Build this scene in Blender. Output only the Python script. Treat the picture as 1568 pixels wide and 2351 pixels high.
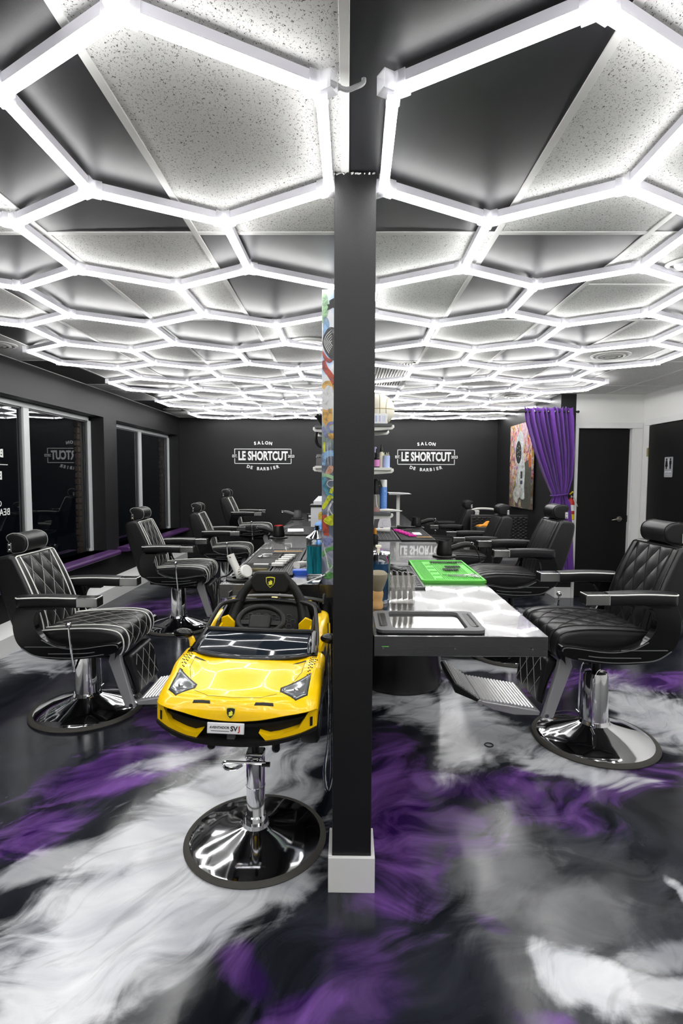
import bpy, math, random
from mathutils import Vector, Matrix, Euler
random.seed(7)
for o in list(bpy.data.objects): bpy.data.objects.remove(o)
S = bpy.context.scene
COL = S.collection
PI = math.pi
R = math.radians

# ------------------------------------------------------------------ camera
EYE = 1.455
def set_camera():
    pitch, yaw, roll, fpx = 0.06589, -0.01094, -0.00451, 1243.05
    fwd = Vector((math.sin(yaw) * math.cos(pitch), math.cos(yaw) * math.cos(pitch), -math.sin(pitch)))
    right = Vector((math.cos(yaw), -math.sin(yaw), 0))
    up = right.cross(fwd)
    c, s = math.cos(roll), math.sin(roll)
    r2 = right * c - up * s
    u2 = right * s + up * c
    cam = bpy.data.cameras.new('camera')
    cam.sensor_fit = 'VERTICAL'
    cam.sensor_height = 36.0
    cam.lens = fpx / 2351 * 36.0
    cam.clip_start = 0.02
    ob = bpy.data.objects.new('camera', cam)
    COL.objects.link(ob)
    m = Matrix((r2, u2, -fwd)).transposed().to_4x4()
    m.translation = Vector((0, 0, EYE))
    ob.matrix_world = m
    S.camera = ob
set_camera()

# ------------------------------------------------------------------ world (night outside) and exposure
w = bpy.data.worlds.new('night'); S.world = w
w.use_nodes = True
w.node_tree.nodes['Background'].inputs[0].default_value = (0.010, 0.012, 0.018, 1)
w.node_tree.nodes['Background'].inputs[1].default_value = 0.25
S.view_settings.view_transform = 'Standard'
S.view_settings.look = 'None'
S.view_settings.exposure = 0.0
S.view_settings.gamma = 1.0
S.view_settings.use_curve_mapping = False
LED = 24.0          # radiance of the LED tube diffusers

# ------------------------------------------------------------------ materials
MAT = {}
def mat(name, col=(0.5, 0.5, 0.5), rough=0.5, metal=0.0, spec=0.5, coat=0.0, emit=None, estr=0.0,
        trans=0.0, ior=1.45, alpha=1.0, bump=0.0, bscale=200.0, coatr=0.05, sheen=0.0):
    m = bpy.data.materials.new(name); m.use_nodes = True
    b = m.node_tree.nodes['Principled BSDF']
    b.inputs['Base Color'].default_value = (*col, 1)
    b.inputs['Roughness'].default_value = rough
    b.inputs['Metallic'].default_value = metal
    b.inputs['Specular IOR Level'].default_value = spec
    b.inputs['Coat Weight'].default_value = coat
    b.inputs['Coat Roughness'].default_value = coatr
    b.inputs['Transmission Weight'].default_value = trans
    b.inputs['IOR'].default_value = ior
    b.inputs['Alpha'].default_value = alpha
    b.inputs['Sheen Weight'].default_value = sheen
    if emit:
        b.inputs['Emission Color'].default_value = (*emit, 1)
        b.inputs['Emission Strength'].default_value = estr
    if bump:
        n = m.node_tree.nodes.new('ShaderNodeTexNoise'); n.inputs['Scale'].default_value = bscale
        n.inputs['Detail'].default_value = 3
        g = m.node_tree.nodes.new('ShaderNodeNewGeometry')
        bp = m.node_tree.nodes.new('ShaderNodeBump'); bp.inputs['Strength'].default_value = bump
        bp.inputs['Distance'].default_value = 0.002
        L = m.node_tree.links
        L.new(g.outputs['Position'], n.inputs['Vector'])
        L.new(n.outputs['Fac'], bp.inputs['Height']); L.new(bp.outputs['Normal'], b.inputs['Normal'])
    MAT[name] = m
    return m

class NT:
    """tiny helper to wire shader nodes"""
    def __init__(s, m): s.t = m.node_tree; s.b = s.t.nodes['Principled BSDF']
    def n(s, kind, **kw):
        x = s.t.nodes.new(kind)
        for k, v in kw.items(): setattr(x, k, v)
        return x
    def l(s, a, b): s.t.links.new(a, b)
    def math(s, op, a, b=None, clamp=False):
        x = s.n('ShaderNodeMath', operation=op, use_clamp=clamp)
        for i, v in enumerate((a, b)):
            if v is None: continue
            if isinstance(v, (int, float)): x.inputs[i].default_value = v
            else: s.l(v, x.inputs[i])
        return x.outputs[0]
    def mix(s, f, a, b):
        x = s.n('ShaderNodeMix', data_type='RGBA')
        for sock, v in ((x.inputs[0], f), (x.inputs[6], a), (x.inputs[7], b)):
            if isinstance(v, (int, float)): sock.default_value = v
            elif isinstance(v, tuple): sock.default_value = (*v, 1)
            else: s.l(v, sock)
        return x.outputs[2]
    def pos(s): return s.n('ShaderNodeNewGeometry').outputs['Position']
    def noise(s, vec, scale, detail=3, rough=0.5, dist=0.0):
        x = s.n('ShaderNodeTexNoise'); s.l(vec, x.inputs['Vector'])
        x.inputs['Scale'].default_value = scale; x.inputs['Detail'].default_value = detail
        x.inputs['Roughness'].default_value = rough; x.inputs['Distortion'].default_value = dist
        return x
    def ramp(s, f, stops):
        x = s.n('ShaderNodeValToRGB'); s.l(f, x.inputs[0])
        e = x.color_ramp.elements
        while len(e) < len(stops): e.new(0.5)
        for i, (p, c) in enumerate(stops): e[i].position = p; e[i].color = (*c, 1) if len(c) == 3 else c
        return x.outputs[0]
    def scale(s, vec, sc, rot=(0, 0, 0), loc=(0, 0, 0), kind='POINT'):
        x = s.n('ShaderNodeMapping', vector_type=kind); s.l(vec, x.inputs[0])
        x.inputs[1].default_value = loc; x.inputs[2].default_value = rot; x.inputs[3].default_value = sc
        return x.outputs[0]

mat('wall_black', (0.013, 0.013, 0.0145), 0.50, spec=0.36, bump=0.25, bscale=320)
mat('wall_white', (0.84, 0.84, 0.82), 0.6)
mat('trim_white', (0.82, 0.82, 0.81), 0.4)
mat('door_black', (0.006, 0.006, 0.006), 0.5, spec=0.3)
mat('post_black', (0.009, 0.009, 0.010), 0.42, spec=0.42, bump=0.2, bscale=260)
mat('tile_black', (0.021, 0.021, 0.024), 0.33, spec=0.5, bump=0.15, bscale=900)
mat('grid_white', (0.74, 0.74, 0.72), 0.45)
mat('alu_white', (0.80, 0.79, 0.86), 0.4)
mat('led', (1, 1, 1), 0.5, emit=(1.0, 0.995, 0.98), estr=LED)
mat('clear_plastic', (0.92, 0.92, 0.95), 0.12, alpha=0.35)
mat('frame_white', (0.66, 0.68, 0.68), 0.35)
mat('sill_purple', (0.085, 0.030, 0.130), 0.35)
mat('brick', (0.30, 0.20, 0.15), 0.9, bump=0.6, bscale=60)
mat('mortar', (0.25, 0.24, 0.22), 0.95)
mat('decal_white', (0.80, 0.82, 0.80), 0.6)
mat('paint_white', (0.86, 0.86, 0.86), 0.5)
mat('vinyl', (0.008, 0.008, 0.009), 0.38, spec=0.45, bump=0.12, bscale=500)
mat('vinyl_quilt', (0.009, 0.009, 0.010), 0.34, spec=0.5, bump=0.12, bscale=500)
mat('piping_white', (0.82, 0.82, 0.78), 0.5)
mat('piping_black', (0.012, 0.012, 0.012), 0.4)
mat('thread_grey', (0.42, 0.42, 0.40), 0.7)
mat('thread_black', (0.008, 0.008, 0.008), 0.7)
mat('chrome', (0.80, 0.80, 0.82), 0.07, metal=1.0)
mat('chrome_satin', (0.55, 0.55, 0.54), 0.16, metal=1.0)
mat('alu_cast', (0.40, 0.40, 0.41), 0.42, metal=0.45)
mat('panel_shadow', (0.20, 0.11, 0.0), 0.6)
mat('alu_tread', (0.80, 0.80, 0.80), 0.30, metal=0.7)
mat('rubber', (0.060, 0.057, 0.050), 0.75)
mat('shell_black', (0.004, 0.004, 0.0045), 0.14, spec=0.5)
mat('metal_black', (0.010, 0.010, 0.010), 0.35)
mat('plastic_black', (0.008, 0.008, 0.008), 0.40, spec=0.4)
mat('plastic_matte', (0.007, 0.007, 0.007), 0.50, spec=0.32)
mat('pink_pale', (0.62, 0.22, 0.50), 0.5)
mat('clear_box', (0.75, 0.73, 0.68), 0.06, alpha=0.22)
mat('plastic_grey', (0.10, 0.10, 0.105), 0.5)
mat('plastic_white', (0.78, 0.77, 0.73), 0.35)
mat('car_yellow', (0.92, 0.57, 0.002), 0.22, spec=0.4, coat=0.35, coatr=0.03)
mat('car_glass', (0.010, 0.014, 0.020), 0.05, spec=0.7)
mat('lamp_glass', (0.16, 0.17, 0.18), 0.08, spec=0.8, metal=0.4)
mat('gold', (0.75, 0.55, 0.10), 0.35, metal=0.6)
mat('emblem_yellow', (0.72, 0.70, 0.05), 0.4)
mat('red', (0.55, 0.02, 0.02), 0.35)
mat('red_plate', (0.45, 0.04, 0.03), 0.4)
mat('plate_silver', (0.62, 0.64, 0.68), 0.35)
mat('green_mat', (0.14, 0.60, 0.09), 0.5, spec=0.3)
mat('pink', (0.85, 0.03, 0.42), 0.45)
mat('blue_box', (0.02, 0.10, 0.55), 0.4)
mat('blue_can', (0.10, 0.26, 0.68), 0.35)
mat('blue_pale', (0.42, 0.52, 0.78), 0.5)
mat('blue_glove', (0.16, 0.36, 0.75), 0.5)
mat('white_card', (0.82, 0.82, 0.84), 0.5)
mat('lilac', (0.50, 0.47, 0.75), 0.5)
mat('cream', (0.74, 0.70, 0.56), 0.45)
mat('ball', (0.76, 0.73, 0.62), 0.5, bump=0.4, bscale=400)
mat('ball_seam', (0.38, 0.28, 0.07), 0.5)
mat('wood', (0.55, 0.33, 0.13), 0.45)
mat('wood_comb', (0.60, 0.36, 0.12), 0.5)
mat('bristle', (0.22, 0.19, 0.13), 0.8)
mat('glass', (0.93, 0.96, 0.96), 0.02, trans=1.0, ior=1.45)
mat('glass_thin', (0.95, 0.98, 0.98), 0.03, trans=1.0, ior=1.12)
mat('liquid_teal', (0.02, 0.45, 0.55), 0.05, trans=0.75, ior=1.33)
mat('liquid_navy', (0.02, 0.10, 0.24), 0.05, trans=0.6, ior=1.33)
mat('steel', (0.60, 0.60, 0.60), 0.2, metal=1.0)
mat('tray_mirror', (0.50, 0.50, 0.48), 0.10, metal=1.0)
mat('smoke', (0.30, 0.30, 0.28), 0.05, trans=0.9, ior=1.2)
mat('orange', (0.80, 0.32, 0.01), 0.5)
mat('wicker', (0.030, 0.030, 0.030), 0.5)
mat('cushion_grey', (0.35, 0.36, 0.36), 0.7)
mat('extinguisher', (0.50, 0.025, 0.02), 0.3)
mat('yellow', (0.80, 0.62, 0.02), 0.5)
mat('door_metal', (0.55, 0.53, 0.46), 0.3, metal=1.0)
mat('brass', (0.60, 0.52, 0.28), 0.35, metal=1.0)
mat('sign_grey', (0.36, 0.37, 0.39), 0.4)
mat('cord_grey', (0.45, 0.45, 0.46), 0.5)
mat('cord_white', (0.62, 0.62, 0.60), 0.5)
mat('drum', (0.010, 0.010, 0.011), 0.25, bump=0.2, bscale=30)
mat('curtain', (0.115, 0.028, 0.260), 0.8, sheen=0.2)

def floor_material():
    m = mat('epoxy_floor', (0.02, 0.02, 0.03), 0.14, spec=0.5, coat=0.0)
    t = NT(m)
    p = t.pos()
    # warp the plane so that every pour wanders, then feather its edges with combed streaks
    def cen(nz, k):
        v = t.n('ShaderNodeVectorMath', operation='SUBTRACT'); t.l(nz.outputs['Color'], v.inputs[0]); v.inputs[1].default_value = (.5, .5, .5)
        v2 = t.n('ShaderNodeVectorMath', operation='SCALE'); t.l(v.outputs[0], v2.inputs[0]); v2.inputs['Scale'].default_value = k
        return v2.outputs[0]
    def vadd(u, v):
        x = t.n('ShaderNodeVectorMath', operation='ADD'); t.l(u, x.inputs[0]); t.l(v, x.inputs[1]); return x.outputs[0]
    n1 = t.noise(p, 1.1, 3, 0.55); n2 = t.noise(p, 3.6, 6, 0.62)
    swirl = vadd(p, cen(t.noise(p, 1.3, 2, 0.5), 0.75))
    wp = vadd(vadd(p, cen(n1, 0.30)), cen(n2, 0.10))
    sA = t.noise(t.scale(swirl, (0.80, 0.24, 1), rot=(0, 0, R(52)), kind='TEXTURE'), 1.5, 7, 0.56, 0.9)
    sB = t.noise(t.scale(swirl, (0.60, 0.26, 1), rot=(0, 0, R(15)), kind='TEXTURE'), 1.6, 6, 0.56, 1.0)
    sC = t.noise(t.scale(swirl, (0.60, 0.10, 1), rot=(0, 0, R(45)), kind='TEXTURE'), 1.3, 6, 0.6, 0.8)
    fa = t.math('MULTIPLY', t.math('SUBTRACT', sA.outputs['Fac'], 0.5), 1.25)
    fb = t.math('MULTIPLY', t.math('SUBTRACT', sB.outputs['Fac'], 0.5), 1.1)
    feather = t.math('ADD', fa, fb)
    POURS = [
('W',-0.59,2.35,0.63,0.22,-2.06,1.00),('W',-0.74,1.74,0.54,0.26,-2.01,1.00),('W',-0.38,2.02,0.46,0.20,-1.92,0.75),
('W',-0.51,1.70,0.34,0.15,-2.58,0.90),('W',-0.77,1.47,0.27,0.13,-2.44,0.80),('W',-1.12,1.96,0.21,0.08,-2.52,0.60),
('W',-1.01,1.64,0.11,0.05,-2.54,0.50),('W',-0.87,2.71,0.23,0.06,-2.51,0.60),('W',-0.23,1.80,0.14,0.06,-2.86,0.70),
('W',0.64,3.14,0.57,0.20,-0.65,0.90),('W',0.66,3.15,0.57,0.14,-1.71,0.80),('W',1.13,2.67,0.32,0.10,-0.36,0.90),
('W',1.91,3.23,0.49,0.25,-1.60,0.90),('W',1.08,4.14,0.50,0.12,-0.10,0.80),('W',0.68,1.51,0.16,0.07,-0.73,1.00),
('W',0.85,1.44,0.17,0.07,-0.12,0.70),('W',1.17,1.83,0.06,0.03,-1.59,0.80),('W',0.95,1.57,0.14,0.05,0.27,0.45),
('W',-2.50,4.16,0.42,0.15,-0.58,0.70),('W',2.22,5.54,0.50,0.30,-0.98,0.60),
('P',-1.06,2.66,0.43,0.19,0.77,1.00),('P',-1.28,2.11,0.21,0.12,0.70,1.00),('P',-1.04,3.04,0.31,0.10,-0.85,0.70),
('P',-0.29,1.50,0.14,0.07,-0.80,0.90),('P',-0.12,1.40,0.14,0.07,0.42,0.90),('P',0.22,2.34,0.55,0.17,-1.65,1.00),
('P',0.65,2.50,0.44,0.15,-0.08,1.00),('P',1.30,2.54,0.48,0.12,0.18,1.00),('P',0.88,2.31,0.26,0.12,-0.34,0.85),('P',0.40,2.25,0.20,0.14,0.5,0.75),
('P',1.98,3.84,0.64,0.18,0.02,1.00),('P',0.49,2.07,0.13,0.06,0.22,0.70),('P',0.49,1.39,0.09,0.05,0.02,1.00),
('P',0.45,1.68,0.07,0.03,-0.41,0.50),('P',0.05,1.46,0.18,0.12,-0.97,0.50),('P',-1.93,5.98,0.69,0.30,0.59,0.80),
('P',0.99,3.74,0.28,0.10,-0.44,0.60),('P',1.50,3.20,0.16,0.07,-0.72,0.80),('P',1.81,3.09,0.11,0.05,-1.03,0.70),
('G',0.40,2.08,0.35,0.15,-1.54,0.60),('G',0.72,1.83,0.27,0.22,-0.61,0.50),('G',0.58,1.66,0.20,0.14,-1.20,0.50),
('G',-0.53,1.45,0.16,0.12,0.81,0.40),('G',0.92,1.83,0.50,0.30,-1.25,0.25)]
    acc = {'W': None, 'P': None, 'G': None}
    for k, x, y, la, lb, ang, s in POURS:
        v = t.scale(wp, (la * 1.32, lb * 1.32, 1), rot=(0, 0, ang), loc=(x, y, 0), kind='TEXTURE')
        ln = t.n('ShaderNodeVectorMath', operation='LENGTH'); t.l(v, ln.inputs[0])
        mr = t.n('ShaderNodeMapRange', interpolation_type='SMOOTHSTEP'); t.l(t.math('SUBTRACT', ln.outputs['Value'], feather), mr.inputs[0])
        mr.inputs[1].default_value = 0.48; mr.inputs[2].default_value = 1.08
        mr.inputs[3].default_value = s; mr.inputs[4].default_value = 0.0
        acc[k] = mr.outputs[0] if acc[k] is None else t.math('MAXIMUM', acc[k], mr.outputs[0])
    n5 = t.noise(p, 0.9, 4, 0.6, 0.6)
    # everywhere else the pour keeps going: faint random white clouds
    amb = t.ramp(n5.outputs['Fac'], [(0.55, (0, 0, 0)), (0.72, (0.5, 0.5, 0.5))])
    far = t.n('ShaderNodeSeparateXYZ'); t.l(p, far.inputs[0])
    fy = t.n('ShaderNodeMapRange'); t.l(far.outputs[1], fy.inputs[0]); fy.inputs[1].default_value = 4.0; fy.inputs[2].default_value = 5.5
    lines = t.ramp(sC.outputs['Fac'], [(0.34, (0.70, 0.70, 0.70)), (0.48, (1, 1, 1))])
    mid = t.ramp(sA.outputs['Fac'], [(0.34, (0, 0, 0)), (0.66, (1, 1, 1))])
    midb = t.ramp(sB.outputs['Fac'], [(0.36, (0, 0, 0)), (0.66, (1, 1, 1))])
    base = t.mix(mid, (0.004, 0.005, 0.008), (0.030, 0.032, 0.044))
    base = t.mix(t.math('MULTIPLY', acc['G'], t.math('ADD', 0.4, t.math('MULTIPLY', midb, 0.6))), base, (0.20, 0.205, 0.21))
    pur = t.mix(midb, (0.024, 0.004, 0.070), (0.190, 0.080, 0.330))
    base = t.mix(t.math('MULTIPLY', acc['P'], t.math('ADD', 0.55, t.math('MULTIPLY', mid, 0.45))), base, pur)
    wv = t.math('ADD', acc['W'], t.math('MULTIPLY', t.math('MULTIPLY', amb, mid), fy.outputs[0]))
    wf = t.math('MULTIPLY', wv, lines, clamp=True)
    base = t.mix(wf, base, t.mix(midb, (0.50, 0.515, 0.56), (0.70, 0.71, 0.73)))
    t.l(base, t.b.inputs['Base Color'])
    r = t.n('ShaderNodeMapRange'); t.l(n2.outputs['Fac'], r.inputs[0]); r.inputs[3].default_value = 0.10; r.inputs[4].default_value = 0.22
    t.l(r.outputs[0], t.b.inputs['Roughness'])
    bp = t.n('ShaderNodeBump'); bp.inputs['Strength'].default_value = 0.10; bp.inputs['Distance'].default_value = 0.02
    n6 = t.noise(p, 5.0, 2); t.l(n6.outputs['Fac'], bp.inputs['Height']); t.l(bp.outputs['Normal'], t.b.inputs['Normal'])
floor_material()

def tile_material():
    m = mat('tile_white', (0.75, 0.75, 0.73), 0.75, spec=0.2)
    t = NT(m); p = t.pos()
    v = t.noise(t.scale(p, (1, 0.8, 1)), 210.0, 2, 0.55, 1.2)
    big = t.noise(p, 6.0, 2)
    thr = t.ramp(v.outputs['Fac'], [(0.360, (1, 1, 1)), (0.390, (0, 0, 0))])
    base = t.mix(thr, t.mix(big.outputs['Fac'], (0.66, 0.66, 0.645), (0.76, 0.76, 0.74)), (0.10, 0.095, 0.085))
    t.l(base, t.b.inputs['Base Color'])
    bp = t.n('ShaderNodeBump'); bp.inputs['Strength'].default_value = 0.6; bp.inputs['Distance'].default_value = 0.003; bp.invert = True
    t.l(thr, bp.inputs['Height']); t.l(bp.outputs['Normal'], t.b.inputs['Normal'])
tile_material()

def brushed(name, col, rough, ax):
    m = mat(name, col, rough, metal=1.0)
    t = NT(m); p = t.pos()
    n = t.noise(t.scale(p, ax), 40, 3, 0.6)
    r = t.n('ShaderNodeMapRange'); t.l(n.outputs['Fac'], r.inputs[0])
    r.inputs[1].default_value = 0.3; r.inputs[2].default_value = 0.7
    r.inputs[3].default_value = rough * 0.94; r.inputs[4].default_value = rough * 1.06
    t.l(r.outputs[0], t.b.inputs['Roughness'])
    c = t.mix(n.outputs['Fac'], tuple(x * 0.97 for x in col), tuple(min(1, x * 1.03) for x in col))
    t.l(c, t.b.inputs['Base Color'])
brushed('worktop_steel', (0.20, 0.20, 0.205), 0.26, (0.15, 14, 14))
MAT['worktop_steel'].node_tree.nodes['Principled BSDF'].inputs['Coat Weight'].default_value = 1.0
MAT['worktop_steel'].node_tree.nodes['Principled BSDF'].inputs['Coat Roughness'].default_value = 0.03
def streaky(name, a, b):
    m = mat(name, a, 0.08, trans=0.35, ior=1.33); t = NT(m)
    n = t.noise(t.scale(t.pos(), (1, 1, 0.04)), 130, 3, 0.6)
    t.l(t.mix(t.ramp(n.outputs['Fac'], [(0.38, (0, 0, 0)), (0.62, (1, 1, 1))]), a, b), t.b.inputs['Base Color'])
streaky('liquid_streak', (0.005, 0.11, 0.15), (0.03, 0.50, 0.62))

def graffiti():
    m = mat('graffiti', (0.3, 0.3, 0.35), 0.3, coat=0.3)
    t = NT(m); p = t.pos()
    base = t.ramp(t.noise(p, 5.0, 4, 0.6, 1.0).outputs['Fac'], [(0.35, (0.035, 0.045, 0.065)), (0.5, (0.10, 0.12, 0.16)), (0.62, (0.28, 0.29, 0.36)), (0.75, (0.03, 0.035, 0.05))])
    sep = t.n('ShaderNodeSeparateXYZ'); t.l(p, sep.inputs[0])
    hi = t.n('ShaderNodeMapRange', interpolation_type='SMOOTHSTEP'); t.l(sep.outputs[2], hi.inputs[0]); hi.inputs[1].default_value = 1.55; hi.inputs[2].default_value = 1.85
    pale = t.ramp(t.noise(p, 3.5, 3, 0.5, 0.6).outputs['Fac'], [(0.38, (0.36, 0.50, 0.34)), (0.50, (0.52, 0.53, 0.55)), (0.58, (0.55, 0.56, 0.58)), (0.66, (0.28, 0.42, 0.62))])
    base = t.mix(hi.outputs[0], base, pale)
    t.l(base, t.b.inputs['Base Color'])
graffiti()

def art_material():
    m = mat('art_ground', (0.3, 0.3, 0.3), 0.6)
    t = NT(m); p = t.pos()
    vo = t.n('ShaderNodeTexVoronoi'); vo.inputs['Scale'].default_value = 26; wv = t.n('ShaderNodeVectorMath', operation='MULTIPLY_ADD'); t.l(t.noise(p, 12, 4, 0.7, 1.0).outputs['Color'], wv.inputs[0]); wv.inputs[1].default_value = (.14, .14, .14); t.l(t.scale(p, (1, 1.5, 0.8)), wv.inputs[2]); t.l(wv.outputs[0], vo.inputs['Vector'])
    sp_ = t.n('ShaderNodeSeparateXYZ'); t.l(vo.outputs['Color'], sp_.inputs[0])
    c = t.ramp(sp_.outputs[0], [(0.0, (0.03, 0.03, 0.03)), (0.12, (0.50, 0.05, 0.04)), (0.24, (0.62, 0.56, 0.48)), (0.36, (0.72, 0.68, 0.60)), (0.48, (0.70, 0.24, 0.04)),
                                  (0.60, (0.62, 0.28, 0.42)), (0.72, (0.08, 0.10, 0.36)), (0.84, (0.66, 0.48, 0.06)), (1.0, (0.10, 0.09, 0.08))])
    sep = t.n('ShaderNodeSeparateXYZ'); t.l(p, sep.inputs[0])
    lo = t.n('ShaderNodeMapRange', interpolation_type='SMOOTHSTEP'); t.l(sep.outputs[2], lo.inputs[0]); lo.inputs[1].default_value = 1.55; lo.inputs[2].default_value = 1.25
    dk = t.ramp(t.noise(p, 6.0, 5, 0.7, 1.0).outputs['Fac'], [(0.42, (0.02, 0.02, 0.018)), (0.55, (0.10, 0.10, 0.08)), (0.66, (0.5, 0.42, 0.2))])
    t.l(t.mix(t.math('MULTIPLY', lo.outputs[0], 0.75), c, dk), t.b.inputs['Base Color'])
art_material()

# ------------------------------------------------------------------ mesh helpers
class MB:
    def __init__(s): s.v = []; s.f = []
    def add(s, vs, fs, M=None):
        o = len(s.v)
        for p in vs:
            p = Vector(p)
            s.v.append(M @ p if M is not None else p)
        for f in fs: s.f.append(tuple(i + o for i in f))
        return s
    def box(s, c, size, rot=None):
        x, y, z = (k / 2 for k in size)
        M = Matrix.Translation(c) @ (Euler(rot).to_matrix().to_4x4() if rot else Matrix())
        vs = [(a * x, b * y, d * z) for d in (-1, 1) for b in (-1, 1) for a in (-1, 1)]
        return s.add(vs, [(0, 2, 3, 1), (4, 5, 7, 6), (0, 1, 5, 4), (2, 6, 7, 3), (0, 4, 6, 2), (1, 3, 7, 5)], M)
    def lohi(s, lo, hi):
        return s.box([(a + b) / 2 for a, b in zip(lo, hi)], [b - a for a, b in zip(lo, hi)])
    def cyl(s, p0, p1, r0, r1=None, n=16, caps=True):
        p0, p1 = Vector(p0), Vector(p1)
        r1 = r0 if r1 is None else r1
        d = (p1 - p0).normalized(); u = d.orthogonal().normalized(); w2 = d.cross(u)
        vs = []
        for p, r in ((p0, r0), (p1, r1)):
            for i in range(n):
                a = 2 * PI * i / n
                vs.append(p + u * (math.cos(a) * r) + w2 * (math.sin(a) * r))
        fs = [(i, (i + 1) % n, n + (i + 1) % n, n + i) for i in range(n)]
        if caps: fs += [tuple(range(n - 1, -1, -1)), tuple(range(n, 2 * n))]
        return s.add(vs, fs)
    def tube(s, pts, r, n=8, closed=False):
        pts = [Vector(p) for p in pts]; m = len(pts)
        def tan(i):
            a = pts[(i - 1) % m] if (closed or i > 0) else pts[i]
            b = pts[(i + 1) % m] if (closed or i < m - 1) else pts[i]
            d = (b - a)
            return d.normalized() if d.length > 1e-9 else Vector((0, 0, 1))
        t0 = tan(0); u = t0.orthogonal().normalized(); vs = []
        for i in range(m):
            t1 = tan(i)
            q = t0.rotation_difference(t1); u = q @ u; t0 = t1
            u = (u - t1 * u.dot(t1)).normalized(); w2 = t1.cross(u)
            rr = r[i] if isinstance(r, (list, tuple)) else r
            for k in range(n):
                a = 2 * PI * k / n
                vs.append(pts[i] + u * (math.cos(a) * rr) + w2 * (math.sin(a) * rr))
        fs = []
        for i in range(m if closed else m - 1):
            j = (i + 1) % m
            for k in range(n):
                fs.append((i * n + k, i * n + (k + 1) % n, j * n + (k + 1) % n, j * n + k))
        if not closed: fs += [tuple(range(n - 1, -1, -1)), tuple((m - 1) * n + k for k in range(n))]
        return s.add(vs, fs)
    def lathe(s, prof, n=32, M=None, c=(0, 0, 0)):
        vs, fs, rings = [], [], []
        for r, z in prof:
            if r < 1e-6: rings.append([len(vs)]); vs.append((c[0], c[1], c[2] + z))
            else:
                rings.append(list(range(len(vs), len(vs) + n)))
                for i in range(n):
                    a = 2 * PI * i / n
                    vs.append((c[0] + r * math.cos(a), c[1] + r * math.sin(a), c[2] + z))
        for A, B in zip(rings, rings[1:]):
            for i in range(n):
                j = (i + 1) % n
                if len(A) == 1 and len(B) == 1: continue
                if len(A) == 1: fs.append((A[0], B[j], B[i]))
                elif len(B) == 1: fs.append((A[i], A[j], B[0]))
                else: fs.append((A[i], A[j], B[j], B[i]))
        return s.add(vs, fs, M)
    def prism(s, poly, axis, lo, hi, M=None):
        n = len(poly)
        def P(a, b, h): return (h, a, b) if axis == 'x' else ((a, h, b) if axis == 'y' else (a, b, h))
        vs = [P(a, b, lo) for a, b in poly] + [P(a, b, hi) for a, b in poly]
        fs = [(i, (i + 1) % n, n + (i + 1) % n, n + i) for i in range(n)] + [tuple(range(n - 1, -1, -1)), tuple(range(n, 2 * n))]
        return s.add(vs, fs, M)
    def grid(s, nu, nv, fn, closeu=False, closev=False, flip=False):
        vs = [fn(i / (nu if closeu else nu - 1), j / (nv if closev else nv - 1)) for i in range(nu) for j in range(nv)]
        fs = []
        for i in range(nu if closeu else nu - 1):
            for j in range(nv if closev else nv - 1):
                q = (i * nv + j, ((i + 1) % nu) * nv + j, ((i + 1) % nu) * nv + (j + 1) % nv, i * nv + (j + 1) % nv)
                fs.append(q[::-1] if flip else q)
        return s.add(vs, fs)
    def sphere(s, c, r, nu=20, nv=12):
        if not isinstance(r, (tuple, list)): r = (r, r, r)
        prof = [(math.sin(PI * i / nv), -math.cos(PI * i / nv)) for i in range(nv + 1)]
        prof[0] = (0, -1); prof[-1] = (0, 1)
        M = Matrix.Translation(c) @ Matrix.Diagonal((*r, 1))
        return s.lathe(prof, nu, M)
    def torus(s, c, R_, r, nR=32, nr=10, M=None):
        M2 = Matrix.Translation(c) @ (M if M is not None else Matrix())
        pts = [M2 @ Vector((R_ * math.cos(2 * PI * i / nR), R_ * math.sin(2 * PI * i / nR), 0)) for i in range(nR)]
        return s.tube(pts, r, nr, closed=True)
    def mesh(s, name):
        me = bpy.data.meshes.new(name)
        me.from_pydata([tuple(p) for p in s.v], [], s.f)
        me.update()
        return me
    def build(s, name, m, parent=None, smooth=True, ang=38, bevel=0.0, seg=2, sub=0, solid=0.0, M=None, fix=True):
        me = s.mesh(name)
        if fix:
            import bmesh
            bm = bmesh.new(); bm.from_mesh(me)
            bmesh.ops.recalc_face_normals(bm, faces=bm.faces)
            bm.to_mesh(me); bm.free()
        me.materials.append(MAT[m] if isinstance(m, str) else m)
        if smooth:
            me.shade_smooth(); me.set_sharp_from_angle(angle=R(ang))
        ob = bpy.data.objects.new(name, me); COL.objects.link(ob)
        if M is not None: ob.matrix_local = M
        if parent: ob.parent = parent
        if solid:
            md = ob.modifiers.new('s', 'SOLIDIFY'); md.thickness = solid; md.offset = 0
        if bevel:
            md = ob.modifiers.new('b', 'BEVEL'); md.width = bevel; md.segments = seg; md.limit_method = 'ANGLE'; md.angle_limit = R(40)
        if sub:
            md = ob.modifiers.new('u', 'SUBSURF'); md.levels = sub; md.render_levels = sub
        return ob

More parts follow.
